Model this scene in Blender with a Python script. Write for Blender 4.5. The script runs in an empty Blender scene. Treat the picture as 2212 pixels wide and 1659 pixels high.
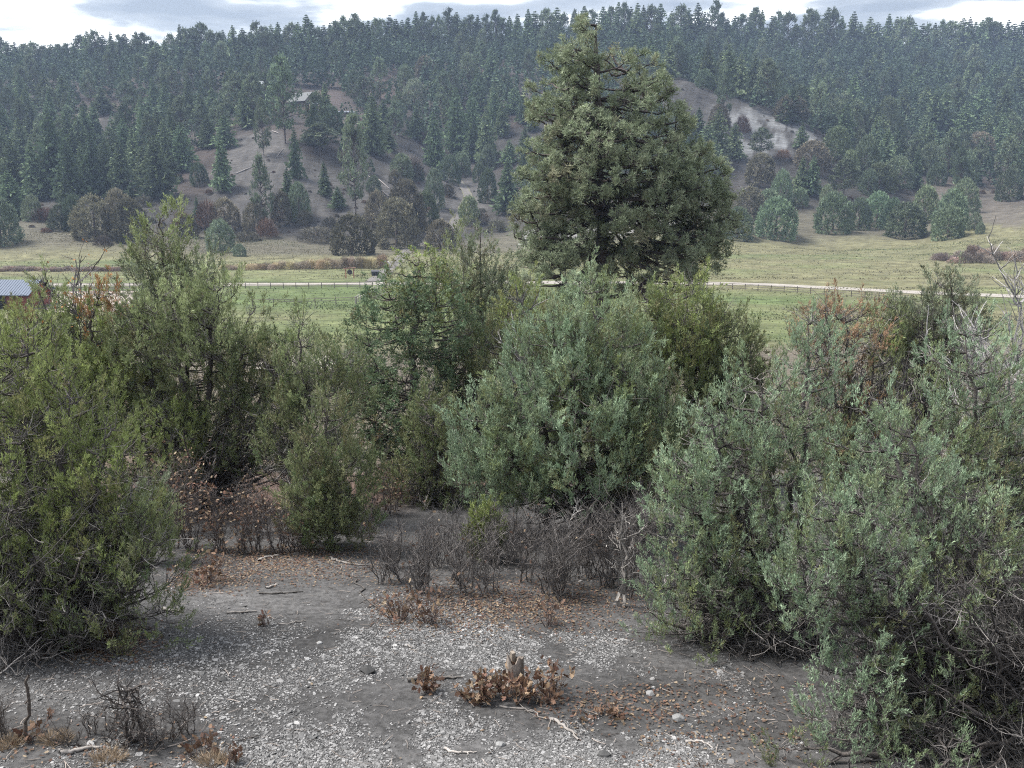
import bpy, math, random
import numpy as np
from math import radians as R
from mathutils import Vector

C = bpy.context.scene.collection
rs = np.random.RandomState
# ------------------------------------------------------------ camera, world, sun, exposure
PITCH = 13.2
DENOISE = False
cam = bpy.data.cameras.new('camera'); co = bpy.data.objects.new('camera', cam); C.objects.link(co)
co.location = (0, 0, 0); co.rotation_euler = (R(90 - PITCH), 0, 0)
cam.sensor_width = 36; cam.lens = 36 * 1915 / 2212; cam.clip_end = 5000; cam.clip_start = 0.05
bpy.context.scene.camera = co
sc = bpy.context.scene
sc.view_settings.view_transform = 'Standard'; sc.view_settings.look = 'None'
sc.view_settings.exposure = 1.5; sc.view_settings.gamma = 1
sc.render.engine = 'CYCLES'
sc.cycles.max_bounces = 5; sc.cycles.diffuse_bounces = 3; sc.cycles.transmission_bounces = 3
sc.cycles.glossy_bounces = 2; sc.cycles.volume_bounces = 0; sc.cycles.use_denoising = DENOISE; sc.cycles.denoiser = 'OPENIMAGEDENOISE'; sc.cycles.denoising_input_passes = 'RGB_ALBEDO_NORMAL'; sc.cycles.denoising_prefilter = 'ACCURATE'
sc.cycles.sample_clamp_indirect = 4
sc.cycles.filter_width = 1.1

SUN_EL, SUN_AZ = 58, -80          # azimuth measured from the view direction towards the right
w = bpy.data.worlds.new('World'); sc.world = w; w.use_nodes = True
nt = w.node_tree; N = nt.nodes; L = nt.links
bg = N['Background']; bg.inputs['Strength'].default_value = 0.088
sky = N.new('ShaderNodeTexSky'); sky.sky_type = 'NISHITA'; sky.sun_disc = False
sky.sun_elevation = R(SUN_EL); sky.sun_rotation = R(SUN_AZ)
tc = N.new('ShaderNodeTexCoord'); mp = N.new('ShaderNodeMapping')
mp.inputs['Scale'].default_value = (5.0, 5.0, 26.0); mp.inputs['Location'].default_value = (0.35, 0.1, 1.7)
L.new(tc.outputs['Generated'], mp.inputs['Vector'])
nz = N.new('ShaderNodeTexNoise'); nz.inputs['Scale'].default_value = 1.0; nz.inputs['Detail'].default_value = 7
nz.inputs['Roughness'].default_value = 0.52; nz.inputs['Distortion'].default_value = 0.25
L.new(mp.outputs['Vector'], nz.inputs['Vector'])
cr = N.new('ShaderNodeValToRGB'); L.new(nz.outputs['Fac'], cr.inputs['Fac'])
e = cr.color_ramp.elements
e[0].position = 0.41; e[0].color = (1.7, 1.9, 2.25, 1)
e[1].position = 0.60; e[1].color = (7.0, 7.1, 7.2, 1)
x = cr.color_ramp.elements.new(0.50); x.color = (2.5, 2.7, 3.0, 1)
# cloud cover is brighter towards the zenith, as an overcast sky is
sep = N.new('ShaderNodeSeparateXYZ'); L.new(tc.outputs['Generated'], sep.inputs[0])
mr = N.new('ShaderNodeMapRange'); L.new(sep.outputs['Z'], mr.inputs['Value'])
mr.inputs['From Min'].default_value = 0.12; mr.inputs['From Max'].default_value = 0.9
mr.inputs['To Min'].default_value = 1.0; mr.inputs['To Max'].default_value = 1.7
vm = N.new('ShaderNodeVectorMath'); vm.operation = 'SCALE'
L.new(cr.outputs['Color'], vm.inputs[0]); L.new(mr.outputs['Result'], vm.inputs['Scale'])
mx = N.new('ShaderNodeMixRGB'); mx.inputs['Fac'].default_value = 0.86
L.new(sky.outputs['Color'], mx.inputs['Color1']); L.new(vm.outputs['Vector'], mx.inputs['Color2'])
L.new(mx.outputs['Color'], bg.inputs['Color'])

sun = bpy.data.lights.new('sun', 'SUN'); so = bpy.data.objects.new('sun', sun); C.objects.link(so)
sun.energy = 3.2; sun.angle = R(22); sun.color = (1, 0.96, 0.9)
a, el = R(SUN_AZ), R(SUN_EL)
sd = Vector((math.sin(a) * math.cos(el), math.cos(a) * math.cos(el), math.sin(el)))
so.rotation_euler = (-sd).to_track_quat('-Z', 'Y').to_euler()

# ------------------------------------------------------------ noise + terrain
_r = rs(7)
_D = [( _r.randn(14, 3), _r.rand(14) * 6.28) for _ in range(8)]
def noise(p, f=1.0, k=0):
    """smooth pseudo noise, about -1..1; p (...,3) or (...,2)"""
    p = np.asarray(p, float)
    if p.shape[-1] == 2: p = np.concatenate([p, np.zeros(p.shape[:-1] + (1,))], -1)
    d, ph = _D[k % 8]
    q = p @ (d.T * f) + ph
    return np.sin(q + 1.3 * np.sin(q[..., ::-1] * 0.7)).sum(-1) / 5.0
def fbm(p, f, o=4, k=0):
    s = 0; a = 1; t = 0
    for i in range(o):
        s = s + a * noise(p, f * 2.03 ** i, k + i); t += a; a *= .55
    return s / t
def sstep(a, b, x):
    t = np.clip((x - a) / (b - a), 0, 1); return t * t * (3 - 2 * t)

CP, SP = math.cos(R(PITCH)), math.sin(R(PITCH))
FP = 1915.0
def ray(px, py):
    u = (px - 1106) / FP; v = (829.5 - py) / FP
    return np.array([u, CP + v * SP, -SP + v * CP])
def proj(X, Y, Z):
    d = Y * CP - Z * SP; v = Y * SP + Z * CP
    return 1106 + FP * X / d, 829.5 - FP * v / d

# the far hill: at each bearing (photo column) a profile of (distance, image row of the ground there)
def rowz(Y, row):
    t = math.atan((829.5 - row) / FP) - R(PITCH); return Y * math.tan(t)
ZV = -21.5
PROF = {
 -1200: [(235,'v'),(330,450),(480,240),(900,200)],
 -300: [(235,'v'),(300,480),(350,400),(520,185),(700,180),(900,200)],
 0:   [(235,'v'),(290,484),(330,420),(500,180),(560,168),(700,190),(900,230)],
 250: [(235,'v'),(285,484),(330,410),(420,270),(500,180),(550,166),(700,190),(900,230)],
 450: [(245,'v'),(285,505),(320,410),(420,260),(500,160),(540,150),(700,180),(900,220)],
 620: [(255,'v'),(285,508),(318,400),(350,310),(400,243),(425,236),(510,150),(560,140),(700,180),(900,220)],
 780: [(255,'v'),(285,512),(322,405),(352,340),(405,255),(440,240),(520,145),(570,135),(700,180),(900,220)],
 900: [(255,'v'),(290,505),(330,430),(390,345),(450,240),(540,140),(590,130),(700,180),(900,220)],
 1000:[(255,'v'),(295,505),(335,450),(395,385),(470,245),(550,138),(600,128),(700,180),(900,220)],
 1120:[(265,'v'),(300,505),(340,440),(380,380),(450,250),(550,135),(600,126),(700,180),(900,220)],
 1300:[(275,'v'),(305,505),(350,420),(410,290),(470,190),(560,130),(620,122),(700,160),(900,220)],
 1430:[(280,'v'),(308,505),(350,420),(400,270),(430,172),(470,160),(600,120),(650,118),(900,200)],
 1560:[(285,'v'),(310,500),(350,420),(390,310),(430,205),(455,205),(500,235),(620,130),(670,125),(900,200)],
 1680:[(290,'v'),(315,495),(350,420),(385,330),(420,252),(440,255),(490,275),(640,145),(690,135),(900,200)],
 1800:[(295,'v'),(320,490),(350,425),(380,360),(405,318),(425,322),(480,310),(640,155),(700,142),(900,200)],
 1950:[(295,'v'),(320,485),(360,430),(400,380),(430,350),(650,158),(710,145),(900,200)],
 2100:[(260,535),(300,490),(340,440),(380,400),(430,360),(660,160),(710,148),(900,200)],
 2300:[(230,560),(290,490),(340,430),(400,390),(450,350),(660,165),(710,152),(900,200)],
 3400:[(230,560),(340,430),(450,350),(660,200),(900,220)],
}
YG = np.arange(200, 1000, 4.0)
XS = np.array(sorted(PROF)); US = (XS - 1106) / FP
TAB = []
for xs in XS:
    pr = PROF[xs]
    ys = [200] + [p[0] for p in pr]
    zs = [ZV] + [ZV if p[1] == 'v' else rowz(p[0], p[1]) for p in pr]
    z = np.interp(YG, ys, zs)
    k = np.exp(-np.linspace(-2, 2, 9) ** 2); k /= k.sum()
    zp = np.pad(z, 4, mode='edge'); TAB.append(np.convolve(zp, k, 'valid'))
TAB = np.array(TAB)
UG = np.linspace(-1.25, 1.25, 251)
T2 = np.array([np.interp(UG, US, TAB[:, j]) for j in range(len(YG))]).T
k = np.exp(-np.linspace(-2, 2, 9) ** 2); k /= k.sum()
T2 = np.array([np.convolve(np.pad(T2[:, j], 4, mode='edge'), k, 'valid') for j in range(len(YG))]).T
NY = [-400, -60, -6, -2, 0, 2.5, 5, 6, 8, 10.6, 13, 15, 17, 20, 28, 40, 60, 80, 110, 128, 2000]
NZ = [60, 9, .2, -1.1, -1.65, -3.1, -4.22, -4.4, -4.7, -5.1, -5.45, -5.75, -6.1, -6.9, -8.9, -11.8, -15.2, -18, -20.8, ZV, ZV]
def H(X, Y):
    X = np.asarray(X, float); Y = np.asarray(Y, float)
    P = np.stack([X, Y], -1)
    z = np.interp(Y, NY, NZ)
    z = z + 0.10 * noise(P, .35, 1) * sstep(2, 6, Y) * (1 - sstep(60, 120, Y)) + .025 * noise(P, 1.7, 2) * (1 - sstep(40, 80, Y))
    z = z + sstep(20, 50, Y) * (1 - sstep(90, 125, Y)) * .8 * noise(P, .06, 3)
    Yf = np.maximum(Y, 200.0); u = np.clip(X / Yf, -1.249, 1.249)
    i = (u + 1.25) / .01; i0 = np.clip(i.astype(int), 0, 249); fi = i - i0
    j = np.clip((Yf - 200) / 4, 0, len(YG) - 1.001); j0 = j.astype(int); fj = j - j0
    h = (T2[i0, j0] * (1 - fi) * (1 - fj) + T2[i0 + 1, j0] * fi * (1 - fj) + T2[i0, j0 + 1] * (1 - fi) * fj + T2[i0 + 1, j0 + 1] * fi * fj)
    hill = sstep(240, 300, Y)
    h = h + hill * (1.6 * noise(P, .03, 4) + .9 * noise(P, .09, 5))
    z = np.where(Y > 200, h + .12 * noise(P, .1, 2), z)
    return z
def G(px, py, y0=3.0, y1=900.0):
    """the ground point seen at photo pixel (px, py) of the 2212 wide view"""
    d = ray(px, py); ts = np.geomspace(y0, y1, 1500)
    X, Y, Z = d[0] * ts, d[1] * ts, d[2] * ts
    below = Z < H(X, Y)
    if not below.any(): i = len(ts) - 1
    else: i = max(int(np.argmax(below)), 1)
    a, b = ts[i - 1], ts[i]
    for _ in range(18):
        m = (a + b) / 2; q = d * m
        if q[2] < H(q[0], q[1]): b = m
        else: a = m
    q = d * b
    return np.array([q[0], q[1], float(H(q[0], q[1]))])

# ------------------------------------------------------------ mesh + material helpers
def mesh(name, V, F, col=None, smooth=False):
    """V (n,3); F list of (m,k) index arrays; col (n,3) point colours"""
    me = bpy.data.meshes.new(name)
    V = np.ascontiguousarray(V, np.float32)
    F = [np.asarray(f, np.int32) for f in F if len(f)]
    me.vertices.add(len(V)); me.vertices.foreach_set('co', V.ravel())
    lp = np.concatenate([f.ravel() for f in F])
    tot = np.concatenate([np.full(len(f), f.shape[1], np.int32) for f in F])
    st = np.concatenate([[0], np.cumsum(tot)[:-1]]).astype(np.int32)
    me.loops.add(len(lp)); me.loops.foreach_set('vertex_index', lp)
    me.polygons.add(len(tot)); me.polygons.foreach_set('loop_start', st); me.polygons.foreach_set('loop_total', tot)
    me.polygons.foreach_set('use_smooth', np.full(len(tot), smooth))
    if col is not None:
        at = me.color_attributes.new('Col', 'FLOAT_COLOR', 'POINT')
        c4 = np.ones((len(V), 4), np.float32); c4[:, :3] = col; at.data.foreach_set('color', c4.ravel())
    me.update(calc_edges=True)
    return me
def link(name, me, mat, parent=None, loc=None):
    if mat is not None and not me.materials: me.materials.append(mat)
    o = bpy.data.objects.new(name, me); C.objects.link(o)
    if parent is not None: o.parent = parent
    if loc is not None: o.location = loc
    return o
def thing(name, label, cat, loc=(0, 0, 0), group=None, rz=0):
    o = bpy.data.objects.new(name, None); C.objects.link(o); o.empty_display_size = .2
    o.location = tuple(loc); o.rotation_euler = (0, 0, rz)
    return tag(o, label, cat, group)
def tag(o, label=None, cat=None, group=None, kind=None):
    if label: o['label'] = label
    if cat: o['category'] = cat
    if group: o['group'] = group
    if kind: o['kind'] = kind
    return o
def dup(root, loc, rz=0, scale=(1, 1, 1), label=None, group=None):
    r = root.copy(); C.objects.link(r); r.location = tuple(loc); r.rotation_euler = (0, 0, rz); r.scale = scale
    if label: r['label'] = label
    if group: r['group'] = group
    for ch in list(root.children):
        c = ch.copy(); C.objects.link(c); c.parent = r
        for g in ch.children:
            d = g.copy(); C.objects.link(d); d.parent = c
    return r
class Acc:
    """collects pieces of geometry into one mesh"""
    def __init__(s): s.V = []; s.F = {}; s.c = []; s.n = 0
    def add(s, V, F, col=(.5, .5, .5)):
        V = np.asarray(V, float).reshape(-1, 3)
        for f in F:
            f = np.asarray(f)
            s.F.setdefault(f.shape[1], []).append(f + s.n)
        s.V.append(V); col = np.asarray(col, float)
        s.c.append(np.broadcast_to(col, (len(V), 3))); s.n += len(V)
        return s
    def mesh(s, name, smooth=False):
        return mesh(name, np.concatenate(s.V), [np.concatenate(f) for f in s.F.values()], np.concatenate(s.c), smooth)
def norm(v):
    return v / np.maximum(np.linalg.norm(v, axis=-1, keepdims=True), 1e-9)
def tubes(acc, P, Rr, s=3, col=(.1, .1, .1), rng=None):
    """P (m,n,3) polylines, Rr (m,n) radii"""
    P = np.asarray(P, float); Rr = np.asarray(Rr, float)
    if P.ndim == 2: P = P[None]; Rr = Rr[None]
    m, n, _ = P.shape
    T = norm(np.gradient(P, axis=1))
    ref = np.tile(np.array([.31, .22, .92]), (m, n, 1)); ref[np.abs(T[..., 2]) > .85] = (.9, .4, .1)
    A = norm(np.cross(T, ref)); B = np.cross(T, A)
    th = np.arange(s) * 2 * math.pi / s
    V = P[:, :, None] + Rr[:, :, None, None] * (A[:, :, None] * np.cos(th)[:, None] + B[:, :, None] * np.sin(th)[:, None])
    base = (np.arange(m) * n * s)[:, None, None] + (np.arange(n - 1) * s)[None, :, None]
    i = np.arange(s)[None, None]; j = (i + 1) % s
    F = np.stack([base + i, base + j, base + s + j, base + s + i], -1).reshape(-1, 4)
    col = np.asarray(col, float)
    if col.ndim == 2: col = np.repeat(col, n * s, 0)
    acc.add(V.reshape(-1, 3), [F], col)
def blades(acc, c, d, ln, wd, col, rng):
    """leaf shaped quads from c along d"""
    m = len(c); r = rng.randn(m, 3); side = norm(np.cross(d, r)); ln = np.broadcast_to(ln, (m,))[:, None]; wd = np.broadcast_to(wd, (m,))[:, None]
    V = np.stack([c, c + d * ln * .45 + side * wd * .5, c + d * ln, c + d * ln * .45 - side * wd * .5], 1)
    F = np.arange(m * 4).reshape(m, 4)
    acc.add(V.reshape(-1, 3), [F], np.repeat(col, 4, 0) if np.ndim(col) == 2 else col)
def box(acc, c, s, rz=0, col=(.5, .5, .5), rx=0):
    c = np.asarray(c, float); h = np.asarray(s, float) / 2
    v = np.array([(x, y, z) for x in (-1, 1) for y in (-1, 1) for z in (-1, 1)]) * h
    if rx: v = v @ np.array([[1, 0, 0], [0, math.cos(rx), math.sin(rx)], [0, -math.sin(rx), math.cos(rx)]])
    v = v @ np.array([[math.cos(rz), math.sin(rz), 0], [-math.sin(rz), math.cos(rz), 0], [0, 0, 1]])
    acc.add(v + c, [[(0, 1, 3, 2), (4, 6, 7, 5), (0, 4, 5, 1), (2, 3, 7, 6), (0, 2, 6, 4), (1, 5, 7, 3)]], col)

def mat_col(name, rough=.8, nscale=30, namt=.35, bump=0, bscale=60, trans=0, vary=0, spec=.3, island=0):
    """material whose colour is the mesh's own colour attribute, broken up by fine noise"""
    m = bpy.data.materials.new(name); m.use_nodes = True
    n = m.node_tree.nodes; l = m.node_tree.links; b = n['Principled BSDF']; b.inputs['Roughness'].default_value = rough
    b.inputs['Specular IOR Level'].default_value = spec
    at = n.new('ShaderNodeAttribute'); at.attribute_name = 'Col'
    t = n.new('ShaderNodeTexCoord'); z = n.new('ShaderNodeTexNoise'); z.inputs['Scale'].default_value = nscale
    z.inputs['Detail'].default_value = 4; z.inputs['Roughness'].default_value = .7
    l.new(t.outputs['Object'], z.inputs['Vector'])
    r = n.new('ShaderNodeMapRange'); r.inputs['From Min'].default_value = .3; r.inputs['From Max'].default_value = .7
    r.inputs['To Min'].default_value = 1 - namt; r.inputs['To Max'].default_value = 1 + namt
    l.new(z.outputs['Fac'], r.inputs['Value'])
    s = n.new('ShaderNodeVectorMath'); s.operation = 'SCALE'; l.new(at.outputs['Color'], s.inputs[0]); l.new(r.outputs['Result'], s.inputs['Scale'])
    out = s.outputs['Vector']
    if vary:
        oi = n.new('ShaderNodeObjectInfo'); hs = n.new('ShaderNodeHueSaturation')
        r1 = n.new('ShaderNodeMapRange'); r1.inputs['To Min'].default_value = .5 - .012; r1.inputs['To Max'].default_value = .5 + .03
        r2 = n.new('ShaderNodeMapRange'); r2.inputs['To Min'].default_value = 1 - vary; r2.inputs['To Max'].default_value = 1 + vary
        wn = n.new('ShaderNodeTexWhiteNoise'); wn.noise_dimensions = '1D'; l.new(oi.outputs['Random'], wn.inputs['W'])
        l.new(oi.outputs['Random'], r1.inputs['Value']); l.new(wn.outputs['Value'], r2.inputs['Value'])
        l.new(r1.outputs['Result'], hs.inputs['Hue']); l.new(r2.outputs['Result'], hs.inputs['Value']); l.new(out, hs.inputs['Color'])
        out = hs.outputs['Color']
    l.new(out, b.inputs['Base Color'])
    if bump:
        z2 = n.new('ShaderNodeTexNoise'); z2.inputs['Scale'].default_value = bscale; z2.inputs['Detail'].default_value = 6
        l.new(t.outputs['Object'], z2.inputs['Vector'])
        bp = n.new('ShaderNodeBump'); bp.inputs['Strength'].default_value = 1; bp.inputs['Distance'].default_value = bump
        l.new(z2.outputs['Fac'], bp.inputs['Height']); l.new(bp.outputs['Normal'], b.inputs['Normal'])
    if trans:
        tr = n.new('ShaderNodeBsdfTranslucent'); l.new(out, tr.inputs['Color']); ms = n.new('ShaderNodeMixShader'); ms.inputs[0].default_value = trans
        l.new(b.outputs[0], ms.inputs[1]); l.new(tr.outputs[0], ms.inputs[2]); l.new(ms.outputs[0], n['Material Output'].inputs['Surface'])
    return m
M_BARK = mat_col('bark', .9, 40, .45, .01, 70)
M_LEAF = mat_col('foliage', .6, 9, .22, trans=.3, spec=.3)
M_FAR = mat_col('far_foliage', .75, .8, .25, trans=.2, vary=.38, spec=.1)
M_FARB = mat_col('far_bark', .9, 2, .3)
M_DRY = mat_col('dry_leaf', .7, 30, .25, trans=.2)
M_STONE = mat_col('shale', .75, 60, .25, .002, 200)
M_WOOD = mat_col('weathered_wood', .85, 25, .4, .004, 60)
M_METAL = mat_col('roof_metal', .6, 3, .12, spec=.3)
M_PAINT = mat_col('painted_board', .7, 8, .3)
# ------------------------------------------------------------ the ground, one sheet
def inpoly(X, Y, pts):
    r = np.zeros(X.shape, bool); n = len(pts)
    for i in range(n):
        x1, y1 = pts[i]; x2, y2 = pts[(i + 1) % n]
        c = ((y1 > Y) != (y2 > Y)) & (X < (x2 - x1) * (Y - y1) / (y2 - y1 + 1e-12) + x1); r ^= c
    return r
def softpoly(X, Y, px, wob=2.0, k=0):
    pts = [tuple(G(a, b)[:2]) for a, b in px]
    P = np.stack([X, Y], -1); m = 0
    for j in range(4):
        dx = wob * noise(P, .25, k + j) + (j % 2 - .5) * wob * .5; dy = wob * noise(P, .2, k + j + 3) + (j // 2 - .5) * wob * .5
        m = m + inpoly(X + dx, Y + dy, pts)
    return m / 4.0
def mixc(c, t, m):
    return c * (1 - m[..., None]) + np.asarray(t) * m[..., None]
KNOLL = [(470, 350), (520, 290), (600, 282), (650, 330), (720, 380), (830, 430), (800, 505), (640, 515), (520, 508), (455, 440)]
DRAW = [(930, 300), (1000, 340), (1080, 420), (1010, 505), (870, 508), (820, 400), (860, 330)]
SPUR = [(1425, 165), (1500, 185), (1600, 225), (1740, 272), (1800, 330), (1760, 350), (1690, 360), (1640, 400), (1610, 430), (1560, 350), (1450, 300), (1400, 230)]
PALE = [(1530, 245), (1620, 235), (1740, 275), (1800, 325), (1750, 345), (1690, 335), (1640, 345), (1540, 320)]
CABIN = [(650, 250), (680, 190), (730, 200), (800, 245), (760, 285), (690, 265)]
BARE2 = [(795, 180), (860, 165), (900, 190), (880, 215), (800, 210)]
BARE3 = [(160, 240), (210, 232), (215, 265), (170, 268)]
BARE4 = [(1960, 400), (2080, 395), (2212, 400), (2212, 500), (2080, 470), (1980, 440)]
def ground_colour(X, Y):
    P = np.stack([X, Y], -1)
    n1 = fbm(P, .9, 5, 0); n2 = fbm(P, .25, 4, 2)
    c = np.zeros(X.shape + (3,)) + (.077, .0755, .0755)
    c = c * (1 + .35 * n1[..., None] + .2 * n2[..., None])
    # bark and needle duff under the trees
    duff = sstep(.05, .5, n2) * sstep(9.5, 12, Y)
    c = mixc(c, (.105, .065, .05), duff * .75)
    slope = sstep(16, 28, Y)
    c = mixc(c, np.array([.10, .085, .062]), slope * .8)
    # meadow
    g1 = fbm(P * [.35, 1.0], .07, 5, 1); g2 = fbm(P * [.25, 1.0], .22, 4, 5); g3 = fbm(P * [.4, 1], .9, 3, 3)
    green = np.array([.072, .095, .038]); green2 = np.array([.105, .115, .055]); tan = np.array([.122, .112, .066])
    mead = mixc(np.broadcast_to(green2, c.shape), green, sstep(-.15, .35, g1 + .3 * g2))
    tanm = sstep(-.25, .35, -g1 * .5 + .6 * g2 + .3 * sstep(20, 60, X) * (1 - sstep(158, 172, Y)) + .1 * sstep(30, 90, X) + .45 * sstep(200, 240, Y) - .12)
    mead = mixc(mead, tan, tanm * .75)
    mead = mead * (1 + .3 * g3[..., None]) * (1 + .25 * fbm(P * [.5, 1], 2.5, 3, 4)[..., None])
    c = mixc(c, mead, sstep(95, 118, Y + 4 * g2))
    # hillside litter
    h1 = fbm(P, .05, 5, 3); h2 = fbm(P, .3, 3, 6)
    hill = mixc(np.broadcast_to(np.array([.036, .034, .031]), c.shape), (.043, .035, .031), sstep(-.1, .4, h1))
    hill = hill * (1 + .3 * h2[..., None])
    foot = 252 + 50 * sstep(-40, 60, X) + 6 * h1
    drytan = np.array([.082, .076, .056]) * (1 + .2 * h2[..., None])
    c = np.where((Y > 150)[..., None], mixc(c, drytan, sstep(-14, 6, Y - foot)), c)
    c = mixc(c, hill, sstep(22, 42, Y - foot + 8 * h1))
    grey = np.array([.060, .057, .054]) * (1 + .45 * h2[..., None] + .25 * h1[..., None] + .4 * fbm(P * [1, .4], .8, 3, 5)[..., None]).clip(.4, 1.9)
    far = (Y > 230)
    for pl, cc, k in ((KNOLL, grey, .9), (DRAW, grey, .9), (SPUR, grey * .8, .9), (BARE2, np.array([.056, .043, .038]) + 0 * grey, .9),
                      (BARE3, np.array([.12, .10, .09]) + 0 * grey, .9), (CABIN, np.array([.065, .052, .048]) + 0 * grey, .8), (BARE4, np.array([.08, .07, .058]) * (1 + .3 * h2[..., None]), .8)):
        c = mixc(c, cc, softpoly(X, Y, pl, 3.0) * k * far)
    pm = softpoly(X, Y, PALE, 4.0, 2) * far
    c = mixc(c, np.array([.135, .138, .14]) * (1 + .3 * h2[..., None]), pm * sstep(-.2, .12, fbm(P, .5, 4, 2) + h1 * .4 + .1) * .95)
    return np.clip(c, .01, .8)
def ground_sheet():
    az = np.concatenate([np.linspace(-180, -42, 70, endpoint=False), np.linspace(-42, 42, 560), np.linspace(42, 180, 70)[1:]])
    rad = np.concatenate([[.3, .8, 1.5, 2.2], np.geomspace(3, 1400, 520)])
    A, Rd = np.meshgrid(np.radians(az), rad, indexing='ij')
    X = np.sin(A) * Rd; Y = np.cos(A) * Rd
    Z = H(X, Y)
    col = ground_colour(X, Y)
    V = np.stack([X, Y, Z], -1); na, nr = X.shape
    idx = np.arange(na * nr).reshape(na, nr)
    F = np.stack([idx[:-1, :-1], idx[:-1, 1:], idx[1:, 1:], idx[1:, :-1]], -1).reshape(-1, 4)
    V = V.reshape(-1, 3); cv = col.reshape(-1, 3)
    cap = np.vstack([[0, 0, float(H(0, 0))]]); V = np.vstack([V, cap]); cv = np.vstack([cv, cv[:1]])
    F3 = np.stack([idx[:-1, 0], idx[1:, 0], np.full(na - 1, na * nr)], -1)
    me = mesh('ground', V, [F, F3], cv, True)
    m = bpy.data.materials.new('earth'); m.use_nodes = True; n = m.node_tree.nodes; l = m.node_tree.links
    b = n['Principled BSDF']; b.inputs['Roughness'].default_value = .95; b.inputs['Specular IOR Level'].default_value = .15
    at = n.new('ShaderNodeAttribute'); at.attribute_name = 'Col'; t = n.new('ShaderNodeTexCoord')
    def nzz(s, d=6, vec=None):
        z = n.new('ShaderNodeTexNoise'); z.inputs['Scale'].default_value = s; z.inputs['Detail'].default_value = d; z.inputs['Roughness'].default_value = .72
        l.new(vec or t.outputs['Object'], z.inputs['Vector']); return z.outputs['Fac']
    mpp = n.new('ShaderNodeMapping'); mpp.inputs['Scale'].default_value = (.3, 1, 1); l.new(t.outputs['Object'], mpp.inputs[0])
    fine = nzz(14, 8); big = nzz(.8, 8, mpp.outputs[0])
    def rng_(f, lo, hi):
        r = n.new('ShaderNodeMapRange'); r.inputs['From Min'].default_value = .32; r.inputs['From Max'].default_value = .68
        r.inputs['To Min'].default_value = lo; r.inputs['To Max'].default_value = hi; l.new(f, r.inputs['Value']); return r.outputs['Result']
    mu = n.new('ShaderNodeMath'); mu.operation = 'MULTIPLY'; l.new(rng_(fine, .5, 1.5), mu.inputs[0]); l.new(rng_(big, .55, 1.45), mu.inputs[1])
    s = n.new('ShaderNodeVectorMath'); s.operation = 'SCALE'; l.new(at.outputs['Color'], s.inputs[0]); l.new(mu.outputs[0], s.inputs['Scale'])
    l.new(s.outputs['Vector'], b.inputs['Base Color'])
    bp = n.new('ShaderNodeBump'); bp.inputs['Distance'].default_value = .03; l.new(fine, bp.inputs['Height'])
    bp2 = n.new('ShaderNodeBump'); bp2.inputs['Distance'].default_value = .25; bp2.inputs['Strength'].default_value = .6; l.new(big, bp2.inputs['Height'])
    l.new(bp.outputs[0], bp2.inputs['Normal']); l.new(bp2.outputs[0], b.inputs['Normal'])
    return tag(link('ground', me, m), kind='structure')
ground_sheet()
M_SAND = mat_col('pale_dirt', .95, 2.5, .25)
def ribbon(name, pts, width, col, lift=.05, rough=.12):
    pts = np.array(pts); seg = np.linalg.norm(np.diff(pts, axis=0), axis=1); s = np.concatenate([[0], np.cumsum(seg)])
    n = max(int(s[-1] / 2.0), 4); q = np.linspace(0, s[-1], n)
    P = np.stack([np.interp(q, s, pts[:, 0]), np.interp(q, s, pts[:, 1])], -1)
    k = 11
    for _ in range(3): P[1:-1] = (P[:-2] + 2 * P[1:-1] + P[2:]) / 4
    T = norm(np.gradient(P, axis=0)); Nn = np.stack([-T[:, 1], T[:, 0]], -1)
    wv = np.linspace(-.5, .5, k)
    off = width * (wv[None] * (1 + rough * noise(P, .4, 3)[:, None]))
    Q = P[:, None] + Nn[:, None] * off[..., None]
    Z = H(Q[..., 0], Q[..., 1]) + lift
    V = np.concatenate([Q, Z[..., None]], -1).reshape(-1, 3); idx = np.arange(n * k).reshape(n, k)
    F = np.stack([idx[:-1, :-1], idx[1:, :-1], idx[1:, 1:], idx[:-1, 1:]], -1).reshape(-1, 4)
    ac = np.tile(np.abs(wv) * 2, n); nn_ = fbm(V[:, :2], .5, 3); verge = sstep(.62, .95, ac + .35 * nn_); rut = np.exp(-((ac - .5) / .18) ** 2); mid_ = np.exp(-(ac / .2) ** 2) * sstep(-.2, .3, nn_)
    c = np.asarray(col) * (1 + .2 * nn_[:, None] + .12 * rut[:, None]); c = mixc(c, (.11, .108, .06), np.clip(verge * .85 + mid_ * .35, 0, 1))
    return tag(link(name, mesh(name, V, [F], c, True), M_SAND), kind='structure')
def patch(name, px, col, lift=.05, n=40):
    c = [G(a, b)[:2] for a, b in px]; u = np.linspace(0, 1, n); A, B = np.meshgrid(u, u, indexing='ij')
    c = np.array(c); Q = (c[0] * ((1 - A) * (1 - B))[..., None] + c[1] * (A * (1 - B))[..., None] + c[2] * (A * B)[..., None] + c[3] * ((1 - A) * B)[..., None])
    edge = np.minimum(np.minimum(A, 1 - A), np.minimum(B, 1 - B))
    Q = Q + (edge < .03)[..., None] * (np.stack([noise(Q, .5, 1), noise(Q, .5, 2)], -1) * .8)
    V = np.concatenate([Q, (H(Q[..., 0], Q[..., 1]) + lift)[..., None]], -1).reshape(-1, 3); idx = np.arange(n * n).reshape(n, n)
    F = np.stack([idx[:-1, :-1], idx[1:, :-1], idx[1:, 1:], idx[:-1, 1:]], -1).reshape(-1, 4)
    cc = np.asarray(col) * (1 + .18 * fbm(V[:, :2], .3, 4)[:, None])
    return tag(link(name, mesh(name, V, [F], cc, True), M_SAND), kind='structure')
RO = (.24, .22, .20)
road_px = [(-400, 620), (0, 616), (300, 615.5), (500, 615), (800, 613), (1100, 610), (1560, 612), (1700, 617), (1960, 631), (2212, 641), (2500, 655)]
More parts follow.
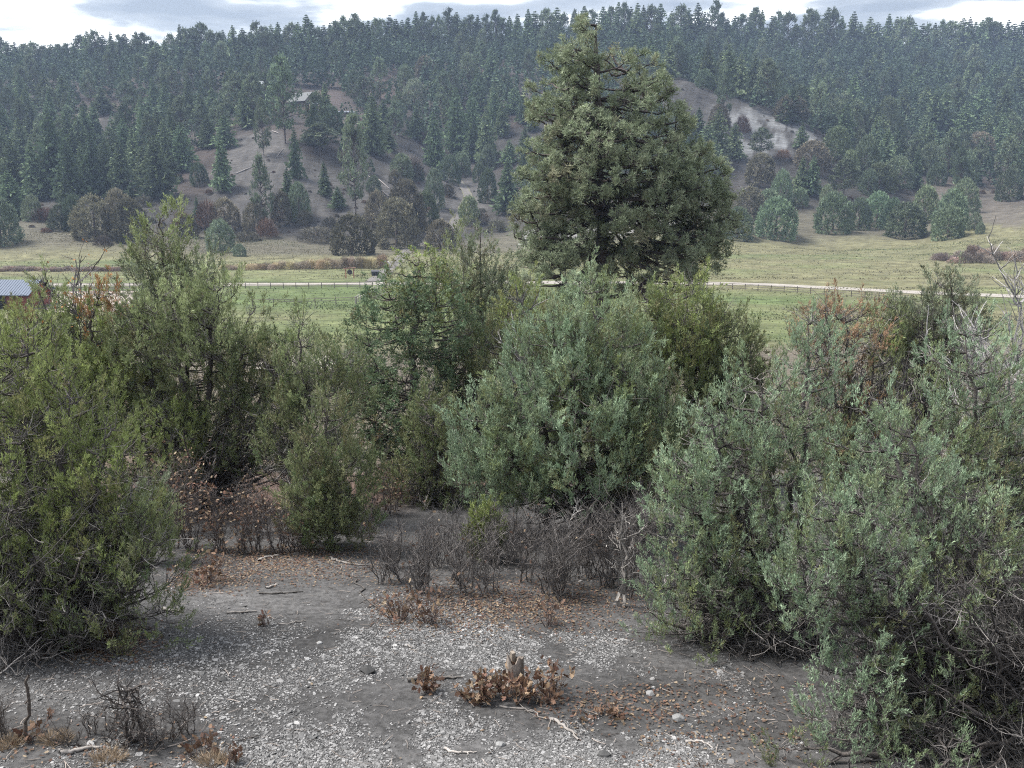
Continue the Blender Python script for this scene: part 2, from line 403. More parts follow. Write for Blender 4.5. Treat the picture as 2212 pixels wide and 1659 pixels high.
ribbon('dirt_road', [G(a, b)[:2] for a, b in road_px], 5.2, RO)
ribbon('track', [G(a, b)[:2] for a, b in [(806, 609), (835, 585), (862, 562), (885, 535), (930, 515), (975, 490), (1000, 455), (1012, 425), (1000, 400), (985, 385), (960, 372)]], 3.6, (.105, .097, .093), .09)
patch('corral_sand', [(120, 628), (292, 628), (285, 672), (100, 672)], (.25, .215, .19))
patch('pale_clearing', [(560, 770), (730, 770), (740, 800), (560, 800)], (.24, .22, .19), .06)
patch('gravel_yard', [(1130, 500), (1520, 452), (1540, 478), (1120, 530)], (.15, .145, .135), .08)

# ------------------------------------------------------------ near trees
def bez(a, b, c, n):
    t = np.linspace(0, 1, n)[None, :, None]
    return a[:, None] * (1 - t) ** 2 + b[:, None] * 2 * t * (1 - t) + c[:, None] * t ** 2
def wiggle(P, amp, rng):
    m, n, _ = P.shape; w_ = rng.randn(m, n, 3) * amp; w_[:, 0] = 0; w_[:, -1] = 0
    return P + w_
PAL = {  # list of (colour, weight)
 'blue':  [((.218, .297, .193), 5), ((.303, .390, .268), 3), ((.206, .251, .124), 2), ((.194, .185, .099), .8)],
 'blue2': [((.224, .290, .181), 4), ((.297, .371, .243), 2), ((.230, .271, .124), 3), ((.206, .198, .106), 1.2)],
 'olive': [((.204, .252, .088), 5), ((.264, .310, .121), 3), ((.154, .187, .088), 2.5), ((.198, .181, .088), 1)],
 'olive2': [((.171, .205, .099), 5), ((.231, .257, .138), 3), ((.182, .170, .094), 2), ((.143, .199, .099), 1.5)],
 'light': [((.242, .292, .138), 5), ((.319, .363, .198), 3), ((.176, .211, .110), 2)],
 'grey':  [((.182, .216, .143), 5), ((.242, .281, .193), 3), ((.171, .164, .099), 2)],
 'pinyon': [((.105, .16, .090), 6), ((.145, .205, .12), 3), ((.175, .20, .10), 1.5), ((.17, .12, .07), .6)],
 'pine':  [((.22, .265, .17), 5), ((.29, .33, .22), 3), ((.18, .22, .14), 3), ((.23, .205, .14), .6)],
 'brown': [((.36, .235, .15), 4), ((.220, .152, .094), 3), ((.341, .246, .154), 2)],
 'orange': [((.330, .187, .088), 4), ((.242, .152, .077), 3), ((.374, .257, .132), 2)],
}
def pick(pal, m, rng):
    cs = np.array([p[0] for p in PAL[pal]]); ws = np.array([p[1] for p in PAL[pal]], float); ws /= ws.sum()
    return cs[rng.choice(len(cs), m, p=ws)]
def lobe_r(t, pt):
    """radius along the height of a lobe: round below, pointed above"""
    b = np.sqrt(np.clip(1 - ((t - .36) / .36) ** 2, 0, 1)); u = np.sqrt(np.clip(1 - ((t - .36) / .64) ** 2, 0, 1)) ** pt
    return np.where(t < .36, .25 + .75 * b, u)
def near_tree(name, label, cat, base, D, lobes, pal, seed, dens=1.0, bl=.055, bw=.014, plume=(.34, .11), kpl=70, needle=False,
              trunk_r=.09, bare=(), dead=500, gap=-.35, barkc=(.085, .075, .07), deadc=(.20, .185, .175), stems=1, brush=.0, up=.8, twr=.0035, central=False, clump=.34, cover=1.0, elong=1.85, point=1.0):
    """base (px, py) of the trunk foot or None; lobes (px, ytop, ybot, halfwidth px, depth offset m[, palette])"""
    rng = rs(seed)
    if isinstance(base, tuple): b = G(*base)
    else: b = base
    if D:                                  # put the foot at distance D on that bearing
        px = base[0]; b = np.array([(px - 1106) / FP * D * 1.05, D, 0.]); b[2] = float(H(b[0], b[1]))
        d0 = b[1] * CP - b[2] * SP; b[0] = (px - 1106) / FP * d0; b[2] = float(H(b[0], b[1]))
    root = thing(name, label, cat, b)
    def world(px, py, Y):
        d = ray(px, py); return d * (Y / d[1])
    LB = []
    for lb in lobes:
        px, yt, yb, hw, dd = lb[:5]; pl = lb[5] if len(lb) > 5 else pal
        Yl = b[1] + dd
        top = world(px, yt, Yl); bot = world(px, yb, Yl); depth = Yl * CP - bot[2] * SP
        LB.append((bot[0], Yl, bot[2], top[2] - bot[2], hw * 1.09 / FP * depth, pl, top[0] - bot[0]))
    trunk = Acc(); crown = Acc()
    darkv = lambda m: np.asarray(barkc) * (1 + .35 * rng.randn(m, 1)).clip(.5, 1.6)
    plO, plA, plC = [], [], []
    secP = []
    for li, (lx, ly, lz, hh, rr, pl, lean) in enumerate(LB):
        # stem into the lobe
        foot = b + np.array([rng.randn() * .06, rng.randn() * .06, -.1])
        tip = np.array([lx + lean * .85, ly, lz + hh * .86]); mid = np.array([lx * .8 + b[0] * .2, ly * .8 + b[1] * .2, max(lz + hh * .1, b[2] + .25 * (tip[2] - b[2]))])
        if li and central:
            zt = lz + hh * .12 - .25 * abs(lx - b[0]); k_ = int(np.clip(np.searchsorted(main[:, 2], zt), 1, 11)); foot = main[k_]
            tip = np.array([lx, ly, lz + hh * .7]); mid = foot * .25 + np.array([lx, ly, foot[2]]) * .75
        P = wiggle(bez(foot[None], mid[None], tip[None], 14), .012 * np.linalg.norm(tip - foot) ** .5 * 1.4, rng)
        r0 = trunk_r * (1 if li == 0 and central else .28 if central else .5 + .35 * rr / max(q[4] for q in LB)); tubes(trunk, P, (r0 * (1 - np.linspace(0, 1, 14)) ** .8 + twr)[None], 7, darkv(1)); stem = P[0]
        if li == 0: main = stem
        area = hh * rr * 5; secP.append(stem[5:])
        # foliage: upright clumps over the surface of the lobe, plumes over each clump
        cs = clump; surf = area * .88
        nc = int(np.clip(surf / cs ** 2 * 1.3 * dens, 5, 260)); Tn = rng.rand(nc * 6); Tn = Tn[rng.rand(nc * 6) < lobe_r(Tn, point) * .85 + .15]
        thn = rng.rand(len(Tn)) * 6.283; rn = lobe_r(Tn, point) * rr * (.62 + .38 * rng.rand(len(Tn)) ** .5)
        cen = np.stack([lx + lean * Tn + np.cos(thn) * rn, ly + np.sin(thn) * rn, lz + hh * Tn * .96], -1); kept = []
        for q in range(len(cen)):
            if len(kept) >= nc: break
            if kept and ((cen[kept] - cen[q]) ** 2).sum(1).min() < (cs * .7) ** 2: continue
            kept.append(q)
        kept = np.array(kept); gq = noise(cen[kept], 2.2 / max(rr, .6), seed + 2) + .25 * rng.randn(len(kept)); kept = kept[gq > gap - .25]
        if len(kept) == 0: kept = np.array([0])
        cen, Tn, thn = cen[kept], Tn[kept], thn[kept]; nc = len(kept)
        rc = cs * (.36 + .24 * rng.rand(nc)); rc = np.minimum(rc, rr * .75 + .02)
        ppc = int(np.clip(cs ** 2 * 1.45 * cover / (plume[0] * plume[1] * 2), 5, 60)); npl = nc * ppc
        dv = norm(rng.randn(nc, ppc, 3) * [1, 1, .9] + np.stack([np.cos(thn) * .55, np.sin(thn) * .55, .45 + 0 * thn], -1)[:, None])
        O = cen[:, None] + dv * [1, 1, elong] * (rc[:, None] * (.55 + .45 * rng.rand(nc, ppc)))[..., None]
        O[..., 2] -= .5 * plume[0]; O = O.reshape(-1, 3); dvf = dv.reshape(-1, 3)
        A_ = norm(dvf * .5 + np.array([0, 0, up]) + .2 * rng.randn(npl, 3))
        cc = pick(pl, nc, rng).repeat(ppc, 0) * .6 + .4 * pick(pl, npl, rng)
        cc = cc * (1 + .10 * rng.randn(nc, 1)).clip(.7, 1.4).repeat(ppc, 0) * (1 + .10 * rng.randn(npl, 1)).clip(.6, 1.5)
        plO.append(O); plA.append(A_); plC.append(cc)
        # limbs go to the clumps
        S0 = stem[3:]; dd_ = ((cen[:, None] - S0[None]) ** 2).sum(-1) + np.maximum(S0[None, :, 2] - cen[:, None, 2] + .3 * cs, 0) ** 2 * 6
        S = S0[dd_.argmin(1)]; Mid = S * .45 + cen * .55; Mid[:, 2] -= .14 * np.linalg.norm(cen - S, axis=1)
        Pl = wiggle(bez(S, Mid, cen, 9), .02 * cs, rng); rl = (trunk_r * .14) * (1 - np.linspace(0, 1, 9)) ** .9 + twr * 1.3
        tubes(trunk, Pl, rl[None] * (.6 + .6 * rng.rand(nc, 1)), 4, darkv(nc)); secP.append(Pl[:, 2:].reshape(-1, 3))
    O = np.concatenate(plO); A_ = np.concatenate(plA); cc = np.concatenate(plC); npl = len(O)
    PL, PR = plume; PR = PR * (1 if needle else .72); bw = bw * (1 if needle else .72); bl = bl * (1 if needle else .86); pls = (.6 + .7 * rng.rand(npl)) * np.where(rng.rand(npl) < .12, 1.45, 1)
    # twigs carrying each plume, from the nearest limb
    S = np.concatenate(secP); near = np.zeros((npl, 3))
    for i in range(0, npl, 400):
        q = O[i:i + 400]; dd = ((q[:, None] - S[None]) ** 2).sum(-1) + np.maximum(S[None, :, 2] - q[:, None, 2], 0) ** 2 * 4
        near[i:i + 400] = S[dd.argmin(1)]
    tipp = O + A_ * PL * pls[:, None] * .8; md = near * .35 + O * .65 - A_ * .05 + .03 * rng.randn(npl, 3)
    Pt = wiggle(bez(near, md, tipp, 6), .008, rng)
    tubes(trunk, Pt, (np.linspace(1.5, .5, 6) * twr)[None] * np.ones((npl, 1)), 3, darkv(npl))
    # the foliage of each plume: little sprays of blades
    K = int(kpl * (1 if needle else 1.7)); s5 = 5; nsp = max(K // s5, 1)
    tt = rng.rand(npl, nsp); rdir = norm(rng.randn(npl, nsp, 3)); 
    cpos = O[:, None] + A_[:, None] * (PL * pls[:, None] * tt)[..., None] + rdir * (PR * pls[:, None] * (1.05 - tt * .85) * rng.rand(npl, nsp) ** .6)[..., None]
    if needle:
        sd_ = norm(A_[:, None] * .6 + rdir * .8)
        c5 = np.repeat(cpos[:, :, None], s5, 2) ; d5 = norm(sd_[:, :, None] * .55 + .75 * norm(rng.randn(npl, nsp, s5, 3)) + np.array([0, 0, .25]))
    else:
        sd_ = norm(A_[:, None] * 1.0 + rdir * .45 + np.array([0, 0, .35]) + .2 * rng.randn(npl, nsp, 3))
        st = np.arange(s5)[None, None, :, None] / s5
        c5 = cpos[:, :, None] + sd_[:, :, None] * st * bl * 1.1 + 0 * rng.randn(npl, nsp, s5, 3)
        d5 = norm(sd_[:, :, None] + .34 * rng.randn(npl, nsp, s5, 3))
    m = npl * nsp * s5
    sc_ = (1 + .16 * rng.randn(npl, nsp, 1, 1)).clip(.6, 1.5) * np.ones((1, 1, s5, 1))
    col = (cc[:, None, None] * sc_).reshape(-1, 3)
    mixm = rng.rand(npl, nsp) < .16; c2 = pick(pal, npl * nsp, rng).reshape(npl, nsp, 3)
    col = col.reshape(npl, nsp, s5, 3); col[mixm] = c2[mixm][:, None]; col = col.reshape(-1, 3)
    blades(crown, c5.reshape(-1, 3), d5.reshape(-1, 3), bl * (.6 + .8 * rng.rand(m)), bw * (.7 + .6 * rng.rand(m)), col, rng)
    # dead wood inside and below
    deadA = Acc()
    nd = dead
    if nd:
        idx = rng.randint(0, len(S), nd); s0 = S[idx]; dr = norm(rng.randn(nd, 3) * [1, 1, .5] + norm(s0 - b) * .5); ln = .12 + .4 * rng.rand(nd) ** 1.5
        ln = ln * (PL / .34)
        e_ = s0 + dr * ln[:, None]; e_[:, 2] += .35 * ln * rng.rand(nd); m_ = (s0 + e_) / 2 + .18 * ln[:, None] * rng.randn(nd, 3)
        tubes(deadA, wiggle(bez(s0, m_, e_, 6), .006, rng), (np.linspace(1.3, .5, 6) * twr)[None] * np.ones((nd, 1)), 3, np.asarray(deadc) * (.35 + .9 * rng.rand(nd, 1)))
    for (px, yt, yb, hw, dd, n_) in bare:
        Yl = b[1] + dd; top = world(px, yt, Yl); bot = world(px, yb, Yl); depth = Yl * CP - bot[2] * SP; rr = hw / FP * depth; hh = top[2] - bot[2]
        th = rng.rand(n_) * 6.283; rad = rr * np.sqrt(rng.rand(n_)); t = rng.rand(n_)
        E = np.stack([bot[0] + np.cos(th) * rad, Yl + np.sin(th) * rad, bot[2] + hh * t], -1)
        E[:, 2] = np.maximum(E[:, 2], H(E[:, 0], E[:, 1]) + .05)
        nb = max(n_ // 14, 6); eb = E[:nb]; sb = b + np.stack([.05 * rng.randn(nb), .05 * rng.randn(nb), .1 + .35 * rng.rand(nb) * max(b[2] * 0 + 1.0, .3)], -1)
        mb = sb * .45 + eb * .55; mb[:, 2] -= .1 + .1 * rng.rand(nb)
        PB = wiggle(bez(sb, mb, eb, 12), .018, rng)
        tubes(trunk, PB, (np.linspace(1, 0, 12) ** .8 * trunk_r * .3 + twr)[None] * (.6 + .7 * rng.rand(nb, 1)), 5, darkv(nb))
        SB = PB[:, 3:].reshape(-1, 3)
        j = rng.randint(0, len(SB), n_); s0 = SB[j]; dr = norm((E - s0) * .6 + rng.randn(n_, 3) * [.5, .5, .3] * .5); ln = .15 + .5 * rng.rand(n_) ** 1.4
        e_ = s0 + dr * ln[:, None]; e_[:, 2] += .45 * ln * rng.rand(n_); m_ = s0 * .5 + e_ * .5; m_[:, 2] -= .12 * ln
        PT = wiggle(bez(s0, m_, e_, 7), .008, rng)
        tubes(deadA, PT, (np.linspace(1.6, .5, 7) * twr)[None] * np.ones((n_, 1)), 3, np.asarray(deadc) * (.22 + 1.5 * rng.rand(n_, 1) ** 3.5))
        # finer side twigs
        k = rng.randint(0, n_, n_ * 2); v = rng.randint(1, 6, n_ * 2); s1 = PT[k, v]; dr = norm(rng.randn(n_ * 2, 3) + [0, 0, .3]); ln = .06 + .16 * rng.rand(n_ * 2)
        e1 = s1 + dr * ln[:, None]; tubes(deadA, wiggle(bez(s1, (s1 + e1) / 2 + .02 * rng.randn(n_ * 2, 3), e1, 4), .004, rng), (np.linspace(1, .45, 4) * twr * .8)[None] * np.ones((n_ * 2, 1)), 3, np.asarray(deadc) * (.22 + 1.4 * rng.rand(n_ * 2, 1) ** 3.5))
    loc = -np.asarray(b)
    for acc, nm, mt in ((trunk, 'trunk', M_BARK), (crown, 'crown', M_LEAF), (deadA, 'dead_twigs', M_BARK)):
        if acc.n:
            acc.V = [v + loc for v in acc.V]; link(nm, acc.mesh(nm, nm == 'trunk'), mt, root)
    return root
# ---- bare woody plants
def woody(acc, rng, m, h, spread, r0, col, lean=.25, kids=(7, 5), n=8, zig=.05, foot=.05, s=4, kl=.42, upk=.5):
    """m stems from the origin with two orders of side twigs; returns the tips"""
    th = rng.rand(m) * 6.283; f = np.stack([np.cos(th), np.sin(th), 0 * th], -1)
    A0 = f * foot * rng.rand(m, 1); hh = h * (.6 + .4 * rng.rand(m, 1)); A0[:, 2] = -.05
    E = f * spread * (.2 + .8 * rng.rand(m, 1)) + np.concatenate([np.zeros((m, 2)), hh], 1)
    Mi = E * .45 + A0 * .55 + f * spread * lean * .5; Mi[:, 2] *= .9
    P = wiggle(bez(A0, Mi, E, n), zig * h * .35, rng)
    tubes(acc, P, (np.linspace(1, .25, n) * r0)[None] * (.6 + .6 * rng.rand(m, 1)), s, np.asarray(col) * (.6 + .7 * rng.rand(m, 1)))
    tips = [E]; par = P; pr = r0; ln0 = h * kl
    for lv, kk in enumerate(kids):
        mm = len(par) * kk; i = rng.randint(0, len(par), mm); v = rng.randint(max(par.shape[1] // 4, 1) if lv == 0 else 1, par.shape[1], mm); S = par[i, v]
        T = norm(par[i, v] - par[i, v - 1]); d = norm(T * .7 + rng.randn(mm, 3) * [.8, .8, .45] + [0, 0, upk]); ln = ln0 * (.4 + .8 * rng.rand(mm, 1))
        E = S + d * ln; M2 = (S + E) / 2 + .12 * ln * rng.randn(mm, 3); k = 6 if lv == 0 else 5
        P2 = wiggle(bez(S, M2, E, k), zig * ln0 * .5, rng); pr = pr * .48
        tubes(acc, P2, (np.linspace(1, .4, k) * pr)[None] * (.7 + .5 * rng.rand(mm, 1)), 3, np.asarray(col) * (.6 + .9 * rng.rand(mm, 1)))
        par = P2; ln0 *= .5; tips.append(E)
    return np.concatenate(tips[1:])
def oak_leaf(acc, c, d, size, col, rng, nrm=None):
    """lobed oak leaves: a 10 sided outline, slightly folded"""
    m = len(c); r = rng.randn(m, 3) if nrm is None else np.cross(d, nrm)
    side = norm(np.cross(d, np.cross(r, d)) if nrm is not None else np.cross(d, r)); up_ = np.cross(side, d)
    ol = np.array([(0, 0), (.22, .14), (.36, .34), (.48, .16), (.66, .36), (.8, .14), (1, 0), (.8, -.14), (.66, -.36), (.48, -.16), (.36, -.34), (.22, -.14)])
    size = np.broadcast_to(size, (m,)); curl = rng.uniform(-.5, .9, m)
    V = c[:, None] + (d[:, None] * ol[None, :, :1] + side[:, None] * ol[None, :, 1:] * .9) * size[:, None, None] + up_[:, None] * (np.abs(ol[None, :, 1:]) * .6 + (ol[None, :, :1] - .3) ** 2 * .5) * (size * curl)[:, None, None]
    b = (np.arange(m) * 12)[:, None]
    F = np.concatenate([b + np.array([0, 1, 2, 3]), b + np.array([0, 3, 9, 11]) * 1, b + np.array([9, 10, 11, 11])[:4] * 1, b + np.array([3, 4, 5, 9]), b + np.array([5, 6, 7, 9])], 0)
    F3 = np.concatenate([b + np.array([0, 9, 11]), b + np.array([9, 10, 11]), b + np.array([3, 5, 9]), b + np.array([3, 4, 5]), b + np.array([7, 8, 9])], 0)
    F4 = np.concatenate([b + np.array([0, 1, 2, 3]), b + np.array([5, 6, 7, 9])], 0)
    F0 = b + np.array([0, 3, 9])
    acc.add(V.reshape(-1, 3), [F4, np.concatenate([F3, F0])], np.repeat(col, 12, 0))
LEAFC = np.array([(.17, .105, .068), (.13, .078, .054), (.24, .17, .11), (.10, .062, .047), (.27, .21, .145), (.15, .08, .058)])

J = 'juniper_tree'; JC = 'juniper'
near_tree(J, 'large blue-green juniper filling the middle of the picture behind the bare thicket', JC, (1290, 1150), 13.3,
  [(1285, 592, 860, 90, 0.3, 'blue2'), (1190, 660, 900, 82, 0), (1055, 840, 1090, 68, -.2), (1150, 760, 1060, 95, -.2, 'blue2'), (1240, 780, 1060, 110, -.6), (1340, 700, 1040, 100, 0, 'blue2'), (1400, 850, 1110, 70, .1, 'olive2'), (1110, 930, 1080, 80, -.4, 'blue2'), (1330, 880, 1040, 80, -.5, 'olive2')],
  'blue', 11, dens=.9, bl=.052, bw=.014, plume=(.3, .10), kpl=85, trunk_r=.085, bare=[(1270, 960, 1140, 190, 0, 900)], dead=1500)
near_tree(J, 'blue-green juniper with stepped rounded tops right of the clearing', JC, (1700, 1500), 8.7,
  [(1745, 668, 900, 70, .6), (1640, 790, 1010, 80, .3), (1540, 865, 1130, 78, 0), (1480, 980, 1240, 60, -.2), (1590, 930, 1200, 105, -.1), (1440, 1130, 1390, 45, -.3), (1500, 1120, 1400, 75, -.4, 'blue2'), (1710, 880, 1200, 120, .3, 'blue2'), (1610, 1100, 1330, 100, -.1, 'blue2'), (1400, 1300, 1440, 30, -.3, 'olive2')],
  'blue', 12, dens=1.5, bl=.036, bw=.0085, plume=(.22, .075), kpl=85, trunk_r=.07, bare=[(1620, 1230, 1560, 190, 0, 2600)], dead=1500)
near_tree(J, 'nearest juniper at the bottom right corner, green outside with bare grey branches inside', JC, (2250, 1640), 6.2,
  [(1900, 850, 1120, 75, 1.1), (1965, 900, 1200, 95, .9), (2100, 1040, 1330, 100, .8, 'blue2'), (1780, 1060, 1340, 70, .3), (1730, 1190, 1340, 45, .2), (1860, 1040, 1300, 90, .4, 'blue2'), (1830, 1330, 1480, 60, 0), (1850, 1440, 1660, 85, -.1), (1930, 1280, 1420, 45, .1, 'olive2'), (2000, 1440, 1590, 42, -.1, 'olive2'), (2090, 1350, 1440, 35, -.1, 'blue2'), (1990, 1540, 1680, 70, -.3, 'blue2'), (1720, 1600, 1690, 35, -.3, 'olive2'), (2170, 1180, 1330, 60, .3, 'blue2'), (2060, 1230, 1370, 50, .2, 'olive2'), (2140, 1460, 1560, 45, -.1, 'olive2'), (1900, 1180, 1330, 60, .1)],
  'blue', 13, clump=.27, dens=.85, bl=.031, bw=.0078, plume=(.18, .06), kpl=75, trunk_r=.065, bare=[(1980, 1200, 1640, 240, .3, 3600), (2150, 1150, 1640, 150, .3, 2300)], dead=2500, twr=.0026, deadc=(.15, .14, .135))
near_tree(J, 'tall blue-green juniper with a rounded top at the right edge, behind the nearest one', JC, (2130, 1500), 8.9,
  [(2085, 685, 960, 85, 0), (2000, 800, 1100, 80, 0, 'blue2'), (2180, 820, 1150, 85, .1), (2250, 760, 1100, 90, .5, 'blue2'), (2080, 900, 1200, 110, -.2, 'olive2')],
  'blue', 14, dens=1.4, bl=.036, bw=.0085, plume=(.22, .075), kpl=85, trunk_r=.06, bare=[(2120, 1000, 1400, 130, 0, 1200)], dead=1200)
near_tree(J, 'large olive-green juniper at the left edge, its lowest branches sweeping over the red-brown duff', JC, (90, 1385), None,
  [(60, 690, 1000, 95, .5), (-70, 660, 1150, 160, .5), (150, 780, 1120, 85, .3), (225, 900, 1240, 75, .1), (40, 900, 1300, 140, 0), (170, 1080, 1340, 95, -.1), (300, 1030, 1240, 48, .2, 'olive2'), (325, 1120, 1350, 52, -.1, 'olive2'), (250, 1200, 1400, 75, -.3, 'olive2'), (-60, 1100, 1350, 110, -.2, 'olive2'), (80, 1190, 1370, 80, -.3, 'olive2')],
  'olive', 15, dens=.9, bl=.036, bw=.0085, plume=(.24, .08), kpl=85, trunk_r=.065, bare=[(120, 1100, 1380, 230, 0, 2600)], dead=2500)
near_tree(J, 'olive juniper with yellowish tops behind the left edge one, in front of the barn', JC, (140, 1100), 15,
  [(96, 588, 780, 32, 0, 'light'), (190, 650, 900, 80, 0), (20, 672, 930, 90, 0), (262, 690, 960, 75, 0), (120, 700, 1000, 130, .2), (80, 655, 750, 22, -.3, 'brown'), (215, 615, 700, 28, -.2, 'orange')],
  'olive', 16, dens=.85, bl=.055, bw=.0145, plume=(.32, .11), kpl=75, trunk_r=.07, bare=[(150, 800, 1080, 150, 0, 500)], dead=1200)
near_tree(J, 'tall slender pale juniper rising above its neighbours against the hill foot', JC, (370, 950), 21.5,
  [(350, 430, 620, 38, 0, 'light'), (330, 490, 720, 42, 0, 'grey'), (405, 520, 740, 45, .2, 'grey'), (448, 550, 760, 30, .1, 'grey'), (375, 560, 760, 60, -.2, 'grey')],
  'light', 17, central=True, clump=.5, dens=1.3, bl=.07, bw=.02, plume=(.42, .13), kpl=75, trunk_r=.08, dead=500)
near_tree(J, 'broad open-branched juniper with a forked dark trunk showing, left of the dark green pinyon', JC, (440, 1090), 14.6,
  [(375, 615, 800, 80, 0, 'light'), (300, 660, 850, 65, .1, 'olive2'), (470, 600, 800, 68, 0, 'light'), (540, 650, 860, 52, .1), (600, 720, 900, 48, 0), (345, 850, 1060, 85, -.3, 'olive'), (430, 800, 980, 90, .4), (530, 840, 1000, 75, .2), (400, 700, 900, 100, .6)],
  'olive2', 18, dens=1.05, bl=.055, bw=.014, plume=(.3, .10), kpl=75, trunk_r=.10, gap=-.15, bare=[(470, 850, 1120, 190, 0, 1500)], dead=2200)
near_tree(J, 'thin feathery juniper with a pointed pale top beside the lower paddock', JC, (690, 1060), 13.8,
  [(648, 672, 880, 34, 0, 'light'), (700, 750, 980, 52, 0), (600, 740, 960, 52, .2), (745, 720, 900, 40, .3), (640, 860, 1020, 70, .1)],
  'olive2', 19, central=True, dens=1.3, bl=.052, bw=.013, plume=(.3, .09), kpl=68, trunk_r=.06, gap=-.1, bare=[(650, 900, 1060, 100, 0, 500)], dead=900)
near_tree(J, 'small bright olive juniper standing at the back of the clearing', JC, (705, 1180), None,
  [(708, 850, 1060, 44, 0), (672, 960, 1160, 52, -.1), (752, 950, 1150, 55, 0), (705, 1030, 1180, 60, -.1)],
  'olive2', 20, clump=.26, central=True, dens=.85, bl=.045, bw=.012, plume=(.26, .085), kpl=75, trunk_r=.045, dead=500)
near_tree('pinyon_pine', 'dark rich-green pinyon pine with rounded clumps in the centre left, right of the paddock', 'pinyon', (880, 1080), 16.8,
  [(905, 532, 700, 55, .2, 'olive'), (850, 600, 760, 72, 0), (945, 600, 800, 75, 0), (800, 690, 870, 62, 0), (778, 780, 980, 52, -.2), (880, 760, 980, 105, -.2), (860, 880, 1040, 85, 0), (975, 740, 960, 60, .3)],
  'pinyon', 21, clump=.42, central=True, dens=.9, bl=.06, bw=.014, plume=(.22, .14), kpl=70, needle=True, trunk_r=.10, gap=-.5, dead=900, bare=[(860, 950, 1080, 90, 0, 300)])
near_tree(J, 'grey-green juniper with a broad domed top just left of the big ponderosa foot', JC, (1040, 1000), 21,
  [(1038, 472, 660, 46, 0, 'grey'), (1000, 530, 720, 55, .2, 'grey'), (1082, 555, 760, 48, 0, 'grey'), (958, 520, 640, 34, -.3, 'light'), (1040, 640, 860, 85, 0, 'olive2')],
  'grey', 22, clump=.5, dens=.9, bl=.07, bw=.02, plume=(.42, .13), kpl=75, trunk_r=.08, dead=600)
near_tree(J, 'thin yellowish juniper with a dead forked top right of the domed grey-green one', JC, (1130, 1040), 17,
  [(1128, 600, 780, 42, 0, 'olive'), (1080, 680, 900, 62, 0), (1165, 690, 900, 50, .2), (1010, 740, 920, 52, .3, 'grey'), (1110, 800, 1000, 85, 0)],
  'olive2', 23, central=True, dens=.62, bl=.06, bw=.016, plume=(.34, .11), kpl=68, trunk_r=.07, gap=-.1, bare=[(1060, 760, 960, 110, 0, 700)], dead=1500)
near_tree(J, 'small dull juniper on a red-brown bank at the back of the clearing, dark bare underneath', JC, (950, 1085), None,
  [(928, 825, 980, 42, 0), (968, 880, 1050, 46, 0), (905, 950, 1080, 46, 0), (950, 980, 1085, 70, -.1)],
  'olive2', 24, dens=.8, bl=.052, bw=.014, plume=(.3, .10), kpl=75, trunk_r=.06, bare=[(940, 960, 1085, 75, 0, 500)], dead=600)
near_tree(J, 'wide yellow-green juniper right behind the large middle one, reaching to the right-hand paddock', JC, (1500, 1110), 16.6,
  [(1480, 585, 800, 70, 0, 'olive'), (1560, 650, 930, 68, 0), (1400, 620, 820, 62, .2), (1625, 700, 900, 36, 0, 'olive2'), (1500, 740, 960, 110, .2, 'olive2'), (1570, 820, 1040, 75, -.2, 'olive2'), (1430, 900, 1100, 70, -.2, 'olive2')],
  'olive2', 25, dens=1.1, bl=.058, bw=.016, plume=(.34, .11), kpl=75, trunk_r=.09, gap=-.4, bare=[(1520, 850, 1090, 140, 0, 1300)], dead=1800)
near_tree(J, 'juniper with dead rust-brown foliage at its top behind the stepped blue-green one', JC, (1830, 1180), 11.2,
  [(1825, 645, 840, 56, 0, 'brown'), (1782, 655, 790, 34, -.2, 'brown'), (1755, 790, 1000, 60, 0, 'olive2'), (1890, 700, 860, 38, .3, 'olive'), (1870, 790, 900, 22, -.2, 'orange'), (1840, 820, 1050, 90, 0, 'olive2')],
  'brown', 26, dens=1.6, bl=.04, bw=.011, plume=(.26, .08), kpl=60, trunk_r=.05, gap=-.4, bare=[(1880, 760, 1000, 90, 0, 900)], dead=1800)
near_tree(J, 'greyish open juniper in front of the right-hand meadow, left of the pale bare tree', JC, (2000, 960), 17.5,
  [(2052, 560, 740, 36, 0, 'grey'), (1990, 610, 780, 44, 0, 'grey'), (1930, 640, 800, 42, .2, 'olive2'), (2080, 640, 820, 50, 0, 'grey'), (1990, 700, 900, 80, 0, 'olive2')],
  'grey', 27, dens=.85, bl=.06, bw=.016, plume=(.34, .11), kpl=68, trunk_r=.07, gap=0, bare=[(2000, 640, 900, 90, 0, 800)], dead=1500)
near_tree(J, 'little juniper sapling poking out of the bare thicket', JC, (1050, 1210), None,
  [(1050, 1092, 1195, 28, 0), (1035, 1130, 1200, 22, 0)], 'olive', 28, clump=.14, dens=.9, bl=.04, bw=.012, plume=(.16, .05), kpl=68, trunk_r=.02, dead=60)
near_tree(J, 'small pale juniper shoot beside the orange-leaved oak, left of the clearing', JC, (320, 1170), 11.2,
  [(320, 1030, 1160, 34, 0, 'grey'), (345, 1060, 1170, 22, 0, 'olive')], 'grey', 29, clump=.16, dens=.9, bl=.04, bw=.011, plume=(.18, .06), kpl=68, trunk_r=.02, dead=100)
near_tree(J, 'low olive juniper farther down the slope below the lower paddock', JC, (690, 900), 27,
  [(640, 740, 880, 60, 0), (720, 735, 900, 60, 0), (770, 700, 880, 40, .5)], 'olive2', 30, clump=.7, dens=.7, bl=.09, bw=.03, plume=(.5, .16), kpl=60, trunk_r=.08, dead=0)
near_tree(J, 'low dull juniper farther down the slope, left of the corral', JC, (250, 900), 27,
  [(250, 700, 900, 80, 0), (330, 710, 900, 60, 0), (60, 700, 900, 80, 0)], 'olive2', 31, clump=.7, dens=.7, bl=.09, bw=.03, plume=(.5, .16), kpl=60, trunk_r=.08, dead=0)
